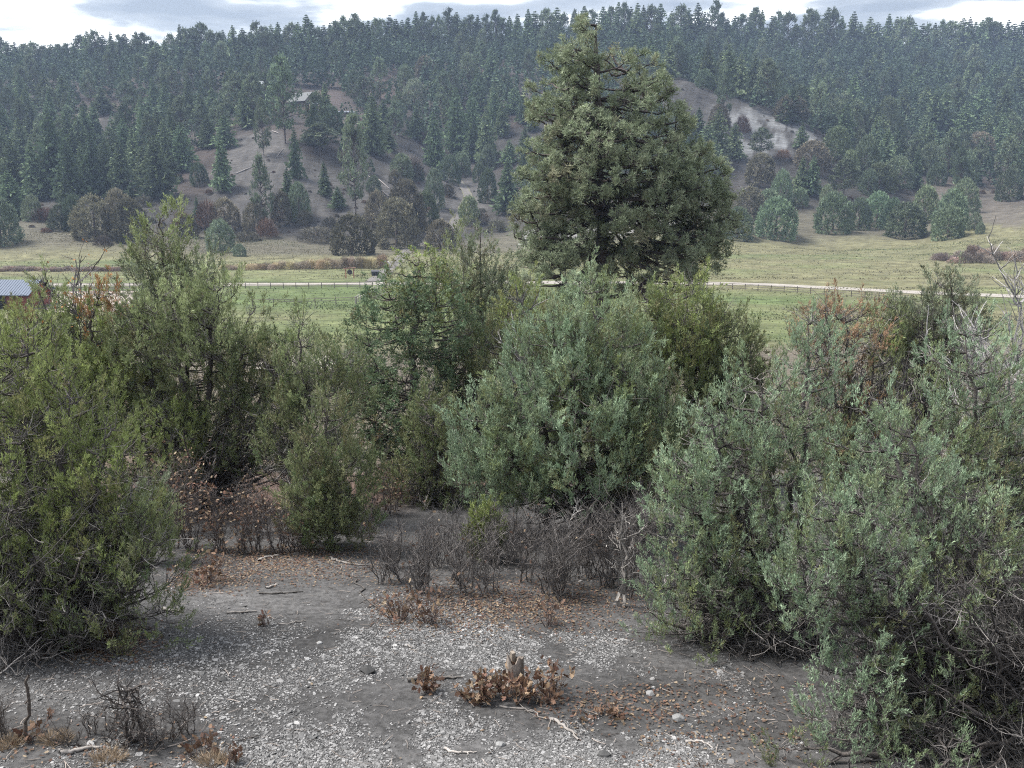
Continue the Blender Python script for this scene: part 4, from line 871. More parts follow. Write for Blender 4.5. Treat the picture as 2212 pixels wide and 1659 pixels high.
# barn by the left edge
p = G(34, 668); rt = thing('barn', 'red board barn with a blue-grey metal roof at the left edge, by the road', 'barn', (p[0] - 2.3, p[1] + 4, p[2]), rz=R(-3))
gable(rt, 9.0, 7.0, 2.5, 4.3, (.20, .055, .035), (.055, .08, .125), .6)
a = Acc(); box(a, (-.5, -3.515, 1.1), (2.4, .03, 2.2), 0, (.012, .01, .01)); link('doorway', a.mesh('doorway'), M_PAINT, rt)
a = Acc(); box(a, (4.515, 0, 1.2), (.03, 2.0, 2.2), 0, (.13, .035, .025)); link('door', a.mesh('door'), M_PAINT, rt)
a = Acc()
for xx in (-4.52, -1.8, .8, 4.52): box(a, (xx, -3.52, 1.2), (.14, .1, 2.5), 0, (.09, .03, .025))
link('corner_board', a.mesh('corner_board'), M_PAINT, rt)
# cabin on the hill
p = G(657, 236, 60); rt = thing('cabin', 'timber cabin with a pale metal gable roof and porch high on the wooded hill', 'cabin', p + [0, 0, -.3], rz=R(-38)); rt.scale = (.85, .85, .85)
gable(rt, 13, 9, 5.0, 9.0, (.17, .14, .11), (.10, .107, .11), 1.1)
for k, (xx, zz) in enumerate(((-4, 1.6), (-1, 1.6), (2, 1.6), (4.6, 1.6), (-2.5, 4.2))):
    a = Acc(); box(a, (xx, -4.53, zz), (1.3, .08, 1.4), 0, (.25, .2, .16)); f = link('window', a.mesh('window'), M_PAINT, rt)
    a = Acc(); box(a, (xx, -4.585, zz), (1.06, .03, 1.16), 0, (.02, .025, .03)); link('pane', a.mesh('pane'), M_METAL, f)
a = Acc(); box(a, (6.53, 0, 6.6), (.05, 1.6, 1.8), 0, (.02, .02, .025)); link('gable_window', a.mesh('gable_window'), M_METAL, rt)
a = Acc(); V = [(6.6, -4.4, 3.5), (6.6, 4.4, 3.5), (10.2, 4.6, 2.7), (10.2, -4.6, 2.7), (6.6, -4.4, 3.7), (6.6, 4.4, 3.7), (10.2, 4.6, 2.9), (10.2, -4.6, 2.9)]
a.add(V, [[(0, 1, 2, 3), (4, 5, 6, 7), (0, 1, 5, 4), (1, 2, 6, 5), (2, 3, 7, 6), (3, 0, 4, 7)]], (.3, .32, .33)); link('porch_roof', a.mesh('porch_roof'), M_METAL, rt)
for yy in (-4.2, 0, 4.2):
    a = Acc(); box(a, (9.9, yy, .9), (.3, .3, 3.7), 0, (.42, .34, .24)); link('porch_post', a.mesh('porch_post'), M_WOOD, rt)
a = Acc(); box(a, (8.4, 0, -.6), (3.7, 9, .25), 0, (.2, .16, .13)); link('deck', a.mesh('deck'), M_WOOD, rt)
# low shed roof right of it
p = G(745, 250, 60); rt = thing('shed', 'low shed with a flat blue-grey metal roof right of the cabin', 'shed', p + [0, 0, -.2], rz=R(4))
a = Acc(); box(a, (0, 0, .6), (9, 4, 2.2), 0, (.14, .11, .10)); link('wall', a.mesh('wall'), M_PAINT, rt)
a = Acc(); box(a, (0, 0, 1.85), (10, 4.9, .14), 0, (.2, .22, .27), rx=R(9))
for i in range(18): box(a, (-4.8 + i * .565, 0, 1.95), (.05, 4.9, .05), 0, (.19, .21, .26), rx=R(9))
link('roof', a.mesh('roof'), M_METAL, rt)
p = G(572, 196, 60); rt = thing('outbuilding', 'small white-roofed outbuilding glimpsed between trees left of the cabin', 'outbuilding', p, rz=R(20))
gable(rt, 7, 5, 2.6, 4.4, (.2, .17, .14), (.35, .37, .38), .5)
# round ranch sign between two red posts
p = G(756, 601); rt = thing('ranch_sign', 'round dark sign hanging between two red posts under a crossbeam behind the road', 'sign', p)
for s in (-1, 1):
    a = Acc(); tubes(a, np.array([[s * .85, 0, -.2], [s * .85, 0, 1.0], [s * .84, 0, 2.05], [s * .84, 0, 2.06]]), np.array([.12, .11, .11, .01]), 8, (.26, .10, .07)); link('post', a.mesh('post'), M_WOOD, rt)
a = Acc(); tubes(a, np.array([[-1.35, 0, 2.08], [0, 0, 2.16], [1.35, 0, 2.24]]), np.array([.11, .11, .11]), 8, (.20, .12, .09)); link('crossbeam', a.mesh('crossbeam'), M_WOOD, rt)
a = Acc(); th = np.arange(24) * 2 * math.pi / 24
for r_, y_, cc in ((.56, 0, (.10, .07, .06)), (.47, -.045, (.035, .04, .045))):
    V = np.concatenate([np.stack([np.cos(th) * r_, 0 * th + y_ - .03, 1.3 + np.sin(th) * r_], -1), np.stack([np.cos(th) * r_, 0 * th + y_ + .03, 1.3 + np.sin(th) * r_], -1)])
    i = np.arange(24); a.add(V, [i[None], 47 - i[None], np.stack([i, (i + 1) % 24, 24 + (i + 1) % 24, 24 + i], -1)], cc)
box(a, (0, -.085, 1.3), (.5, .02, .07), 0, (.25, .2, .15)); box(a, (0, -.085, 1.12), (.3, .02, .05), 0, (.25, .2, .15))
link('disc', a.mesh('disc'), M_PAINT, rt)
a = Acc(); tubes(a, np.array([[[-.3, 0, 2.1], [-.3, 0, 1.75]], [[.3, 0, 2.1], [.3, 0, 1.75]]]), np.full((2, 2), .025), 4, (.05, .05, .05)); link('hanger', a.mesh('hanger'), M_METAL, rt)
# dark bin and pale culvert by the track
p = G(811, 596); rt = thing('dumpster', 'small black slant-lidded bin beside the track entrance', 'bin', p, rz=R(10))
a = Acc(); V = [(-.8, -.5, 0), (.8, -.5, 0), (.8, .5, 0), (-.8, .5, 0), (-.9, -.6, .95), (.9, -.6, .95), (.9, .6, 1.2), (-.9, .6, 1.2)]
a.add(V, [[(0, 1, 2, 3), (0, 1, 5, 4), (1, 2, 6, 5), (2, 3, 7, 6), (3, 0, 4, 7)]], (.03, .032, .035)); link('body', a.mesh('body'), M_PAINT, rt)
a = Acc(); V = [(-.95, -.65, .97), (.95, -.65, .97), (.95, .65, 1.24), (-.95, .65, 1.24)]; V += [(x_, y_, z_ + .06) for x_, y_, z_ in V]
a.add(V, [[(0, 1, 2, 3), (4, 5, 6, 7), (0, 1, 5, 4), (1, 2, 6, 5), (2, 3, 7, 6), (3, 0, 4, 7)]], (.05, .05, .055)); link('lid', a.mesh('lid'), M_PAINT, rt)
p = G(833, 577); a = Acc(); th = np.linspace(0, math.pi, 9)
V = np.concatenate([np.stack([np.cos(th) * .9 + x_ * .15, 0 * th + x_, np.sin(th) * 1.5 - .1], -1) for x_ in (-1.4, 1.4)]); i = np.arange(8)
a.add(V, [np.stack([i, i + 1, i + 10, i + 9], -1), np.arange(9)[None], (17 - np.arange(9))[None]], (.62, .6, .56))
o = link('boulder', a.mesh('boulder'), M_STONE, None, p); tag(o, 'pale rounded white tank or boulder at the right end of the orange shrubs', 'boulder'); o.name = 'white_tank'; o['category'] = 'tank'; o['label'] = 'low white rounded tank at the end of the orange willow shrubs'
# fallen logs on the knoll
for k, (x1, y1, x2, y2, r_) in enumerate([(510, 376, 552, 359, .22), (588, 284, 604, 290, .2), (598, 340, 612, 322, .16), (812, 384, 840, 408, .2), (820, 410, 850, 434, .2), (790, 378, 812, 392, .15), (1980, 150, 2000, 158, .25), (862, 420, 880, 440, .15)]):
    A1, B1 = G(x1, y1, 60), G(x2, y2, 60); mid = (A1 + B1) / 2; mid[2] = float(H(mid[0], mid[1])) + .3; a = Acc()
    Pm = np.stack([A1 + [0, 0, .2], mid, B1 + [0, 0, .25]]) - A1
    tubes(a, Pm, np.array([r_, r_ * .9, r_ * .5]), 6, (.26, .235, .22))
    o = link('fallen_log', a.mesh('log', True), M_WOOD, None, A1)
    tag(o, 'pale fallen log %s' % ['lying across the bare knoll, the longest one', 'below the cabin, high on the knoll', 'leaning steeply on the upper knoll', 'in the middle of three on the slope left of the track', 'nearest the track of those left of it', 'highest of those left of the track', 'high in the far wood near the right edge', 'just left of the track foot'][k], 'log', 'fallen logs on the hillside')
# ------------------------------------------------------------ foreground ground cover
rng = rs(900)
def scatter(n, x0, x1, y0, y1):
    """random ground points inside a photo window, evenly spread on the ground"""
    c = np.array([G(x0, y0), G(x1, y0), G(x0, y1), G(x1, y1)]); a0 = c.min(0); a1 = c.max(0)
    X = rng.uniform(a0[0], a1[0], n); Y = rng.uniform(a0[1], a1[1], n); Z = H(X, Y); sx, sy = proj(X, Y, Z)
    ok = (sx > x0) & (sx < x1) & (sy > y0) & (sy < y1); return np.stack([X, Y, Z], -1)[ok], sx[ok], sy[ok]
P, sx, sy = scatter(2200000, -60, 2300, 1180, 1760)
q = P[:, :2]
cl = fbm(q, 1.5, 3, 2) + .6 * fbm(q, 5, 2, 4)
a_ = np.interp(sx, [0, 300, 600, 900, 1500, 1800], [.22, .3, .5, .65, .75, .6])
b_ = np.interp(sy, [1180, 1260, 1330, 1420, 1500, 1580, 1659], [.12, .25, .55, .62, .55, .8, 1.5])
pr = a_ * b_ * sstep(-.38, .42, cl + (b_ - .8) * .6) * 1.1
pr = pr * (1 - .65 * (1 - sstep(560, 760, sx)) * (1 - sstep(1330, 1420, sy))) * (1 - .5 * sstep(1330, 1420, sx) * (1 - sstep(1520, 1590, sy)))
P = P[rng.rand(len(P)) < pr * .7]; m = len(P)
k = 5; th = (np.arange(k)[None] + .5 * rng.rand(m, k)) * 2 * math.pi / k; big = rng.rand(m) < .06
sz = (.004 + .013 * rng.rand(m) ** 2.6) * np.where(big, 2.4, 1)
n_ = norm(rng.randn(m, 3) * [.26, .26, 0] + [0, 0, 1]); u_ = norm(np.cross(n_, rng.randn(m, 3))); v_ = np.cross(n_, u_)
rr = sz[:, None] * (.7 + .5 * rng.rand(m, k)); asp = (.45 + .5 * rng.rand(m))[:, None]
ring = u_[:, None] * (np.cos(th) * rr)[..., None] + v_[:, None] * (np.sin(th) * rr * asp)[..., None]
tk = (.0015 + .002 * rng.rand(m))[:, None, None]; ce = P[:, None] + np.array([0, 0, 1]) * (.0005 + .004 * rng.rand(m))[:, None, None]
top = ce + ring * .92 + n_[:, None] * tk; bot = ce + ring - n_[:, None] * tk
V = np.concatenate([top, bot], 1); b0 = (np.arange(m) * 10)[:, None]; i = np.arange(5)
Ft = b0 + i; Fs = (b0[:, :, None] + np.stack([i, 5 + i, 5 + (i + 1) % 5, (i + 1) % 5], -1)[None]).reshape(-1, 4)
cg = (.08 + .20 * rng.rand(m, 1) ** 1.6) * np.array([1, .985, .98]); dk = rng.rand(m) < .22; cg[dk] = .07 + .05 * rng.rand(dk.sum(), 1)
a = Acc(); a.add(V.reshape(-1, 3), [Ft, Fs], np.repeat(cg, 10, 0)); tag(link('gravel', a.mesh('gravel'), M_STONE), 'pale broken shale flakes strewn over the dark soil', 'gravel', kind='stuff')
# stones one can tell apart
for kx, ky, s_, c_, lb in [(795, 1452, .075, .035, 'dark round stone in the middle of the clearing'), (1405, 1500, .045, .2, 'pale upright stone right of the stump leaves'), (690, 1390, .03, .25, 'small white stone left of the middle'), (570, 1345, .04, .12, 'grey stone on the bare soil'), (1465, 1555, .06, .16, 'grey flat stone under the right junipers'), (1080, 1610, .04, .2, 'pale stone near the bottom edge, left of the stick'),
                           (1305, 1632, .05, .05, 'dark stone at the bottom edge'), (665, 1425, .026, .28, 'white stone left of the dark round one'), (1412, 1486, .022, .28, 'little white stone beside the upright one'), (480, 1470, .045, .04, 'dark stone right of the bare sapling')]:
    p = G(kx, ky); r0 = rs(kx); th_ = r0.randn(60, 3); Vn = norm(th_) * [1, .8, .5] * s_; Vn = np.round(Vn / (s_ * .28)) * s_ * .28 + r0.randn(60, 3) * s_ * .03
    import bmesh
    bm = bmesh.new()
    for v in Vn: bm.verts.new(v)
    bmesh.ops.convex_hull(bm, input=bm.verts); bmesh.ops.delete(bm, geom=[v for v in bm.verts if not v.link_faces], context='VERTS')
    me = bpy.data.meshes.new('stone'); bm.to_mesh(me); bm.free(); at = me.color_attributes.new('Col', 'FLOAT_COLOR', 'POINT'); at.data.foreach_set('color', np.tile([c_, c_, c_, 1], len(me.vertices)).astype(np.float32))
    tag(link('stone', me, M_STONE, None, p + [0, 0, s_ * .2]), lb, 'stone', 'stones on the clearing')
# fallen oak leaves
def litter(n, win, dens, size=(.02, .044), lift=.012):
    P, sx, sy = scatter(n, *win); ok = rng.rand(len(P)) < dens(P, sx, sy); P = P[ok]; m = len(P)
    d = norm(rng.randn(m, 3) * [1, 1, .22]); nn = norm(rng.randn(m, 3) * [.4, .4, 0] + [0, 0, 1])
    col = LEAFC[rng.randint(0, 6, m)] * (.45 + .6 * rng.rand(m, 1)); return P + [0, 0, lift], d, rng.uniform(size[0], size[1], m), col, nn
def blob(cx, cy, rx, ry): return lambda P, sx, sy: np.exp(-((sx - cx) / rx) ** 2 - ((sy - cy) / ry) ** 2)
lit = Acc()
for n, win, dens in [(16000, (800, 1400, 1240, 1390), blob(1080, 1310, 260, 45)), (9000, (400, 820, 1180, 1270), blob(600, 1215, 220, 38)), (3500, (360, 560, 1230, 1290), blob(440, 1258, 70, 22)),
                     (9000, (-20, 360, 1330, 1460), blob(220, 1385, 100, 40)), (1500, (1350, 1760, 1440, 1659), blob(1560, 1540, 160, 70)), (1500, (1150, 1500, 1480, 1600), blob(1320, 1520, 150, 40)),
                     (1500, (0, 2212, 1300, 1700), lambda P, sx, sy: .05 + 0 * sx), (3000, (-20, 700, 1500, 1690), lambda P, sx, sy: .35 * np.exp(-((sy - 1620) / 40) ** 2) * (sx < 520)),
                     (7000, (780, 1500, 1090, 1260), lambda P, sx, sy: .5 * sstep(-.1, .4, fbm(P[:, :2], 1.2, 3, 1))), (700, (1380, 1760, 1580, 1700), lambda P, sx, sy: .3 + 0 * sx)]:
    c, d, s_, col, nn = litter(n, win, dens); oak_leaf(lit, c, d, s_, col, rng, nn)
tag(link('leaf_litter', lit.mesh('leaf_litter'), M_DRY), 'fallen brown and orange oak leaves scattered over the clearing', 'leaf litter', kind='stuff')
# twig litter
P, sx, sy = scatter(30000, -40, 2260, 1150, 1720)
keep = rng.rand(len(P)) < .16 * (1 + 1.2 * (sx > 1400) + .8 * (sx < 350)); P = P[keep]; m = len(P); th = rng.rand(m) * 6.283; ln = .03 + .16 * rng.rand(m) ** 2.5
d = np.stack([np.cos(th), np.sin(th), 0 * th], -1) * ln[:, None]; e = P + d; mi = (P + e) / 2 + .1 * ln[:, None] * rng.randn(m, 3)
for v in (P, mi, e): v[:, 2] = H(v[:, 0], v[:, 1]) + .008 + .01 * rng.rand(m)
a = Acc(); tubes(a, wiggle(bez(P, mi, e, 5), .002, rng), np.full((m, 5), .0022) * (.6 + rng.rand(m, 1)), 3, np.array([.22, .19, .17]) * (.4 + .9 * rng.rand(m, 1)))
tag(link('twig_litter', a.mesh('twig_litter'), M_WOOD), 'fine broken grey twigs lying on the soil', 'twigs', kind='stuff')
# sticks one can tell apart
ST = [(560, 1214, 600, 1202, .022, .4, 'thick bent grey branch at the back of the clearing'), (715, 1205, 790, 1222, .018, .3, 'long thin branch curving at the foot of the small olive juniper'), (490, 1325, 555, 1322, .014, .3, 'straight stick on bare soil left of the middle'), (350, 1318, 398, 1322, .02, .5, 'pale short stick at the left juniper edge'),
      (575, 1272, 600, 1262, .016, .45, 'crooked pale stick in the upper clearing'), (560, 1283, 655, 1278, .012, .12, 'dark reddish stick in the upper clearing'), (1190, 1555, 1250, 1602, .016, .35, 'slanting grey stick right of the middle of the bottom'), (1080, 1525, 1180, 1558, .01, .3, 'thin stick below the stump leaves'),
      (880, 1470, 1000, 1466, .02, .16, 'brown branch lying left of the stump'), (130, 1630, 215, 1618, .02, .4, 'curved pale-ended branch in the bottom left corner'), (600, 1350, 660, 1342, .012, .3, 'stick beside the small brown stub'), (760, 1255, 830, 1330, .012, .12, 'dark branch slanting at the left end of the thicket'),
      (1900, 1300, 1960, 1270, .012, .3, 'grey branch caught low in the right juniper'), (880, 1395, 900, 1412, .01, .3, 'short twig in the pale shale'), (960, 1620, 1030, 1625, .012, .5, 'pale stick at the bottom edge'), (1480, 1605, 1540, 1618, .012, .45, 'grey stick under the right junipers')]
for x1, y1, x2, y2, r_, c_, lb in ST:
    A1, B1 = G(x1, y1), G(x2, y2); r0 = rs(x1 + y1); n = 12; t = np.linspace(0, 1, n)[:, None]; Pm = A1 * (1 - t) + B1 * t; ll = np.linalg.norm(B1 - A1)
    sid = np.array([-(B1 - A1)[1], (B1 - A1)[0], 0]) * (.12 * np.sin(t * 3.1) * r0.randn() + .03 * r0.randn(n, 1)); Pm = Pm + sid; Pm[:, 2] = H(Pm[:, 0], Pm[:, 1]) + r_ * .55 + .01 * r0.rand(n)
    a = Acc(); tubes(a, Pm - A1, r_ * (1 - .55 * t[:, 0]) * (1 + .1 * r0.randn(n)), 6, (c_ * .62, c_ * .57, c_ * .53)); j = n // 2
    tw = Pm[[j, j + 2]] - A1; e = tw + norm(r0.randn(2, 3) * [1, 1, .3] + [0, 0, .3]) * ll * .2; tubes(a, np.stack([tw, (tw + e) / 2 + .01 * r0.randn(2, 3), e], 1), np.array([[.5, .35, .12]]) * r_ * np.ones((2, 1)), 4, (c_ * .62, c_ * .57, c_ * .53))
    tag(link('fallen_stick', a.mesh('stick', True), M_WOOD, None, A1), lb, 'stick', 'sticks lying on the clearing')
# stump with leafy sprouts
p = G(1110, 1480); st = thing('tree_stump', 'weathered broken stump standing among brown oak leaves', 'stump', p)
r0 = rs(3); n, s = 10, 14; z = np.linspace(-.08, .27, n); th = np.arange(s) * 2 * math.pi / s
rad = (.075 + .03 * np.exp(-(z + .05) / .08))[:, None] * (1 + .10 * np.sin(3 * th + 1)[None] + .07 * r0.randn(1, s)); Zz = z[:, None] + np.zeros((n, s)); Zz[-1] += .045 * r0.randn(s) + .02; Zz[-2] += .01 * r0.randn(s)
V = np.stack([rad * np.cos(th), rad * np.sin(th), Zz], -1).reshape(-1, 3); idx = np.arange(n * s).reshape(n, s); jn = np.roll(idx, -1, 1)
F = np.stack([idx[:-1], jn[:-1], jn[1:], idx[1:]], -1).reshape(-1, 4); V = np.vstack([V, [[0, 0, .2]]]); F3 = np.stack([idx[-1], jn[-1], np.full(s, n * s)], -1)
cc = np.array([.19, .165, .145]) * (1 + .35 * r0.randn(s, 1)).clip(.35, 1.5); cv = np.vstack([np.tile(cc, (n, 1)), [[.12, .09, .07]]])
a = Acc(); a.add(V, [F, F3], cv); link('trunk', a.mesh('trunk'), M_WOOD, st)
a = Acc(); box(a, (-.01, .02, .27), (.035, .05, .11), .4, (.2, .17, .14)); box(a, (.045, -.01, .24), (.03, .03, .08), .9, (.2, .16, .13)); link('splinter', a.mesh('splinter'), M_WOOD, st)
def oak_sprout(label, px, py, w_, h_, n, seed, group=None, nst=9, name='oak_sprout', cat='oak sprout'):
    p = G(px, py); r0 = rs(seed); t = thing(name, label, cat, p, group); a = Acc()
    tips = woody(a, r0, nst, h_, w_, .006, (.13, .10, .09), kids=(4, 3), zig=.05); link('stems', a.mesh('stems'), M_BARK, t)
    k = r0.randint(0, len(tips), n); c = tips[k] + .02 * r0.randn(n, 3); c[:, 2] = np.maximum(c[:, 2], .02); d = norm(norm(c + [0, 0, .05]) * .7 + .6 * r0.randn(n, 3)); b = Acc()
    oak_leaf(b, c, d, r0.uniform(.045, .085, n), LEAFC[r0.choice(6, n, p=[.3, .2, .15, .15, .08, .12])] * (.7 + .5 * r0.rand(n, 1)), r0); link('leaves', b.mesh('leaves'), M_DRY, t); return t
oak_sprout('tuft of curled brown oak leaves apart from the stump, on its left', 915, 1495, .12, .16, 90, 31)
oak_sprout('brown-leaved oak sprouts left of the stump foot', 1030, 1510, .22, .16, 190, 32)
oak_sprout('brown-leaved oak sprouts hugging the stump foot', 1105, 1512, .22, .18, 200, 33)
oak_sprout('brown-leaved oak sprouts right of the stump with fine bare twigs', 1180, 1508, .24, .20, 190, 34, nst=16)
oak_sprout('small red-leaved sprout at the bottom edge, left of the middle', 507, 1650, .05, .12, 22, 35)
oak_sprout('red-brown leaved sprouts behind the broken stick, bottom left corner', 75, 1590, .2, .1, 34, 36)
oak_sprout('brown-leaved sprouts right of the bare sapling foot', 430, 1625, .16, .09, 45, 37)
oak_sprout('bright orange oak leaves under the left juniper', 215, 1385, .3, .18, 200, 38)
oak_sprout('brown-leaved low shrub left end of the thicket front', 860, 1335, .25, .3, 60, 39, nst=22)
oak_sprout('purplish low shrub in front of the thicket', 930, 1345, .25, .3, 60, 40, nst=22)
oak_sprout('little bare-stemmed shrub in the leaf litter before the thicket', 1185, 1350, .16, .25, 20, 42, nst=14)
oak_sprout('small sprout with few leaves on the back of the clearing', 450, 1260, .3, .3, 110, 43, nst=16)
oak_sprout('tiny brown stub sprout in the middle left of the clearing', 572, 1352, .05, .12, 14, 44)
oak_sprout('brown leaves caught at the right juniper foot', 1300, 1560, .3, .05, 50, 45)
# grassy tufts bottom left
for px, py, lb in [(235, 1640, 'dry tan grass tuft below the bare sapling'), (460, 1645, 'dry tan grass tuft left of the red sprout'), (15, 1610, 'dry brown tuft in the bottom left corner'), (120, 1600, 'dry tuft beside the broken stick foot')]:
    p = G(px, py); r0 = rs(px); m = 500; a = Acc(); th = r0.rand(m) * 6.283; c = np.stack([np.cos(th) * .12 * r0.rand(m), np.sin(th) * .09 * r0.rand(m), 0 * th], -1); d = norm(np.stack([np.cos(th) * .7, np.sin(th) * .7, .4 + .5 * r0.rand(m)], -1) + .4 * r0.randn(m, 3))
    blades(a, c, d, .04 + .07 * r0.rand(m), .004, np.array([.26, .20, .14]) * (.6 + .7 * r0.rand(m, 1)), r0); tag(link('grass_tuft', a.mesh('grass_tuft'), M_DRY, None, p), lb, 'grass tuft', 'dry tufts along the bottom edge')
# broken upright stick
p = G(58, 1602); r0 = rs(8); a = Acc(); n = 12; t = np.linspace(0, 1, n); Pm = np.stack([.07 * t + .008 * r0.randn(n), .02 * r0.randn(n) * .3, -.05 + t * .62], -1)
tubes(a, Pm, .014 * (1 - .25 * t) * (1 + .12 * r0.randn(n)), 7, (.085, .07, .06)); tubes(a, np.array([[.03, 0, .33], [.06, 0, .37]]), np.array([.008, .004]), 4, (.1, .08, .07))
tag(link('broken_stick', a.mesh('stick', True), M_BARK, None, p), 'dark broken stick standing upright in the bottom left corner', 'stick')
# the small bare sapling bottom left
def bare_plant(name, label, cat, px, py, h, sp, m, seed, r0_=.012, col=(.075, .065, .06), kids=(8, 6), group=None, D=None, leaves=0, foot=.05, leafc=None, zig=.05, kl=.42, upk=.5, lean=.25):
    p = G(px, py) if D is None else None
    if D: p = np.array([(px - 1106) / FP * D * 1.03, D, 0.]); p[2] = float(H(p[0], p[1]))
    r0 = rs(seed); t = thing(name, label, cat, p, group); a = Acc(); tips = woody(a, r0, m, h, sp, r0_, col, kids=kids, foot=foot, zig=zig, kl=kl, upk=upk, lean=lean, n=10); link('branches', a.mesh('branches'), M_BARK, t)
    if leaves:
        k = r0.randint(0, len(tips), leaves); b = Acc(); oak_leaf(b, tips[k] + .015 * r0.randn(leaves, 3), norm(r0.randn(leaves, 3)), r0.uniform(.035, .07, leaves), (LEAFC if leafc is None else leafc)[r0.randint(0, 6, leaves)] * (.7 + .6 * r0.rand(leaves, 1)), r0); link('leaves', b.mesh('leaves'), M_DRY, t)
    return t
bare_plant('bare_sapling', 'small gnarled leafless dark sapling in the bottom left', 'sapling', 285, 1612, .55, .16, 4, 50, .018, kids=(8, 5), zig=.12, upk=.2)
bare_plant('bare_shrub', 'low spreading leafless twigs left of the gnarled sapling', 'shrub', 200, 1600, .2, .35, 12, 51, .007, kids=(8, 6), foot=.2)
bare_plant('bare_shrub', 'low leafless twigs right of the gnarled sapling', 'shrub', 350, 1600, .32, .25, 14, 52, .006, kids=(8, 6), foot=.15)
bare_plant('bare_shrub', 'leafless twigs at the very left edge of the bottom', 'shrub', 8, 1590, .3, .15, 10, 53, .006, kids=(8, 6), foot=.1)
bare_plant('bare_shrub', 'lone thin twig plant right of the gnarled sapling group', 'shrub', 410, 1590, .28, .1, 4, 54, .005, kids=(8, 5))
# the bare oak thicket in the middle
r1 = rs(60); GT = 'bare scrub oak shrubs of the thicket in the middle'
spots = []
for i in range(26):
    t_ = i / 25; px = 830 + 560 * t_ + r1.uniform(-14, 14); py = np.interp(px, [830, 950, 1100, 1250, 1390], [1275, 1290, 1292, 1300, 1318]) - r1.uniform(0, 75)
    spots.append((px, py))
spots.sort()
for i, (px, py) in enumerate(spots):
    hgt = np.interp(px, [830, 900, 1050, 1200, 1350, 1390], [.55, .7, .72, .85, 1.1, 1.15]) * r1.uniform(.85, 1.1)
    bare_plant('oak_shrub', 'leafless grey scrub oak in the thicket, %s from the left' % ordinal(i + 1), 'shrub', px, py, hgt, .26, 8, 600 + i, .010, (.115, .105, .10), (7, 5), GT, leaves=int(r1.rand() < .4) * 14, foot=.12, upk=.7)
for i, (px, py) in enumerate([(1020, 1190), (1070, 1185), (1120, 1180), (1180, 1160)]):
    bare_plant('oak_shrub', 'leafless scrub oak behind the thicket, %s from the left' % ordinal(i + 1), 'shrub', px, py, r1.uniform(.5, .8), .25, 7, 640 + i, .010, (.10, .09, .088), (8, 6), GT, foot=.1, upk=.7)
for i, (px, py, h_, lv) in enumerate([(370, 1185, .8, 160), (415, 1190, .9, 230), (465, 1192, .8, 200), (510, 1195, .7, 120), (555, 1193, .7, 60), (600, 1195, .7, 90), (640, 1192, .6, 50), (800, 1130, .5, 60), (840, 1110, .6, 160), (860, 1080, .6, 120), (790, 1160, .4, 20), (400, 1150, 1.1, 260), (545, 1150, .9, 160)]):
    bare_plant('oak_shrub', 'scrub oak with orange-brown leaves behind the clearing, %s' % (['by the left juniper', 'bright orange one, second', 'third, thickly leaved', 'fourth, half bare', 'fifth, nearly bare', 'sixth, left of the small olive juniper', 'under the small olive juniper', 'right of the small olive juniper', 'rust red below the pinyon', 'dull red on the far bank', 'low and nearly leafless, right end', 'tallest, under the left trees', 'tall, in the dark under the broad juniper'][i]), 'shrub', px, py, h_, .28, 9, 700 + i, .009, (.11, .095, .09), (8, 6), 'leafy scrub oaks behind the clearing', leaves=lv, foot=.12)
# dead trees
DC = (.23, .215, .20)
bare_plant('dead_tree', 'bleached dead snag with forked white branches right of the thicket', 'dead tree', 1345, 1310, 1.35, .12, 2, 80, .026, DC, (7, 5), zig=.06, kl=.22)
bare_plant('dead_tree', 'thin dead snag with pale twigs beside the thicket, left of the forked one', 'dead tree', 1240, 1290, 1.0, .10, 1, 81, .014, (.26, .25, .24), (7, 4), zig=.05, kl=.22)
bare_plant('dead_tree', 'grey dead tree with a few orange leaves rising above the left junipers before the corral', 'dead tree', 182, 1000, 4.6, .25, 1, 82, .034, (.15, .14, .14), (26, 7), D=15, leaves=90, zig=.02, kl=.18, upk=.35, leafc=np.array([(.42, .2, .07)] * 6))
bare_plant('dead_tree', 'pale leafless tree with white upright limbs at the right edge over the meadow', 'dead tree', 2140, 950, 3.9, .8, 5, 83, .04, (.26, .25, .245), (12, 10), D=12.5, zig=.03, kl=.25, upk=.6)
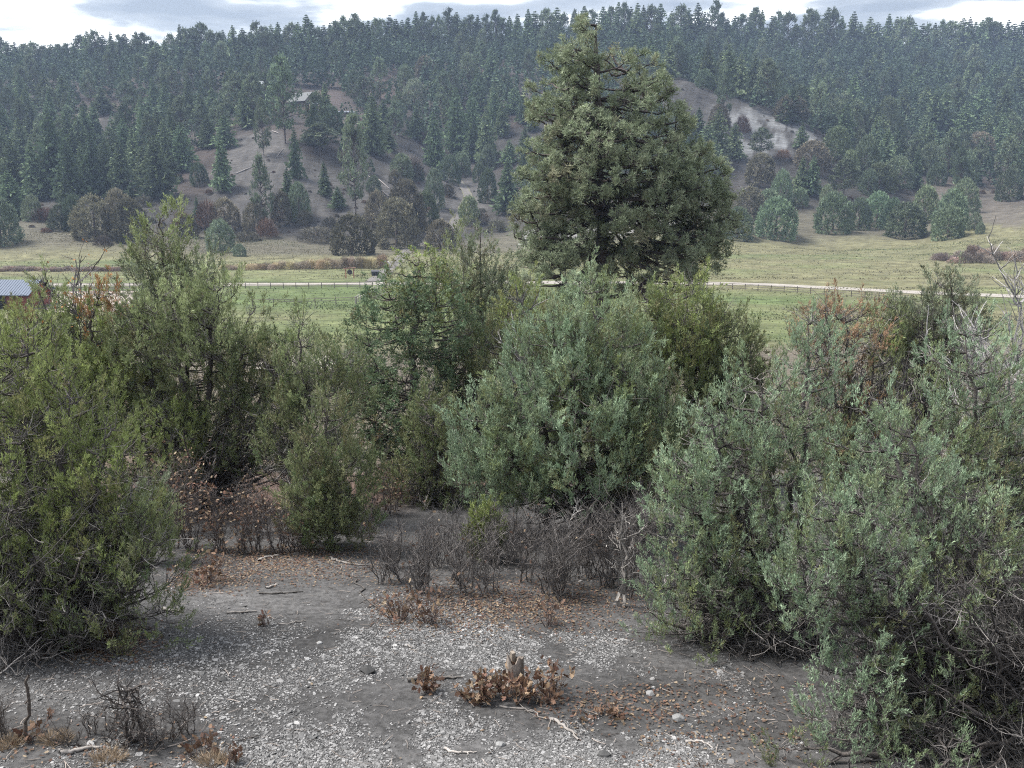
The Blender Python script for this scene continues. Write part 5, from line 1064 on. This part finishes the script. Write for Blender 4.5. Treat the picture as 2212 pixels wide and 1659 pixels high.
bare_plant('dead_tree', 'second leafless pale tree at the very right edge', 'dead tree', 2230, 950, 3.6, .7, 5, 84, .035, (.22, .21, .21), (12, 10), D=12, zig=.03, kl=.25, upk=.6)
bare_plant('dead_tree', 'forked grey dead top standing by the thin yellowish juniper', 'dead tree', 1140, 1000, 4.3, .35, 2, 85, .05, (.2, .19, .185), (14, 6), D=16.2, zig=.03, kl=.16)
# uneven grass standing on the meadow
rg = rs(321); n = 260000; Y = rg.uniform(112, 285, n); X = rg.uniform(-.66, .66, n) * Y; q = np.stack([X, Y], -1)
ok = rg.rand(n) < (.10 + .9 * sstep(.0, .5, fbm(q * [.4, 1], .12, 4, 2))) * (np.abs(proj(X, Y, H(X, Y))[1] - 613) > 9); X, Y, q = X[ok], Y[ok], q[ok]; n = len(X)
g_ = sstep(-.3, .4, fbm(q * [.35, 1], .07, 4, 1))[:, None]; col = (np.array([.125, .115, .065]) * (1 - g_) + np.array([.09, .115, .045]) * g_) * (.7 + .6 * rg.rand(n, 1))
a = Acc(); d = norm(rg.randn(n, 3) * [.5, .5, 0] + [0, 0, 1]); blades(a, np.stack([X, Y, H(X, Y) - .03], -1), d, .12 + .28 * rg.rand(n) ** 2, .10 + .2 * rg.rand(n), col, rg)
tag(link('grass', a.mesh('grass'), M_DRY), 'uneven tan and green pasture grass', 'grass', kind='stuff')
HB = [(-900, 900), (-60, 1100), (-30, 100)]
me = bpy.data.meshes.new('haze'); vs = [(x, y, z) for x in HB[0] for y in (-60, 1100) for z in (-26, 102)]
me.from_pydata(vs, [], [(0, 1, 3, 2), (4, 6, 7, 5), (0, 4, 5, 1), (2, 3, 7, 6), (0, 2, 6, 4), (1, 5, 7, 3)]); me.update()
m = bpy.data.materials.new('haze'); m.use_nodes = True; n = m.node_tree.nodes; n.remove(n['Principled BSDF'])
v = n.new('ShaderNodeVolumePrincipled'); v.inputs['Color'].default_value = (.55, .70, 1.0, 1); v.inputs['Density'].default_value = 0.00022; v.inputs['Anisotropy'].default_value = .1
m.node_tree.links.new(v.outputs[0], n['Material Output'].inputs['Volume'])
o = link('haze', me, m); tag(o, 'thin bluish air filling the valley', 'haze', kind='stuff')
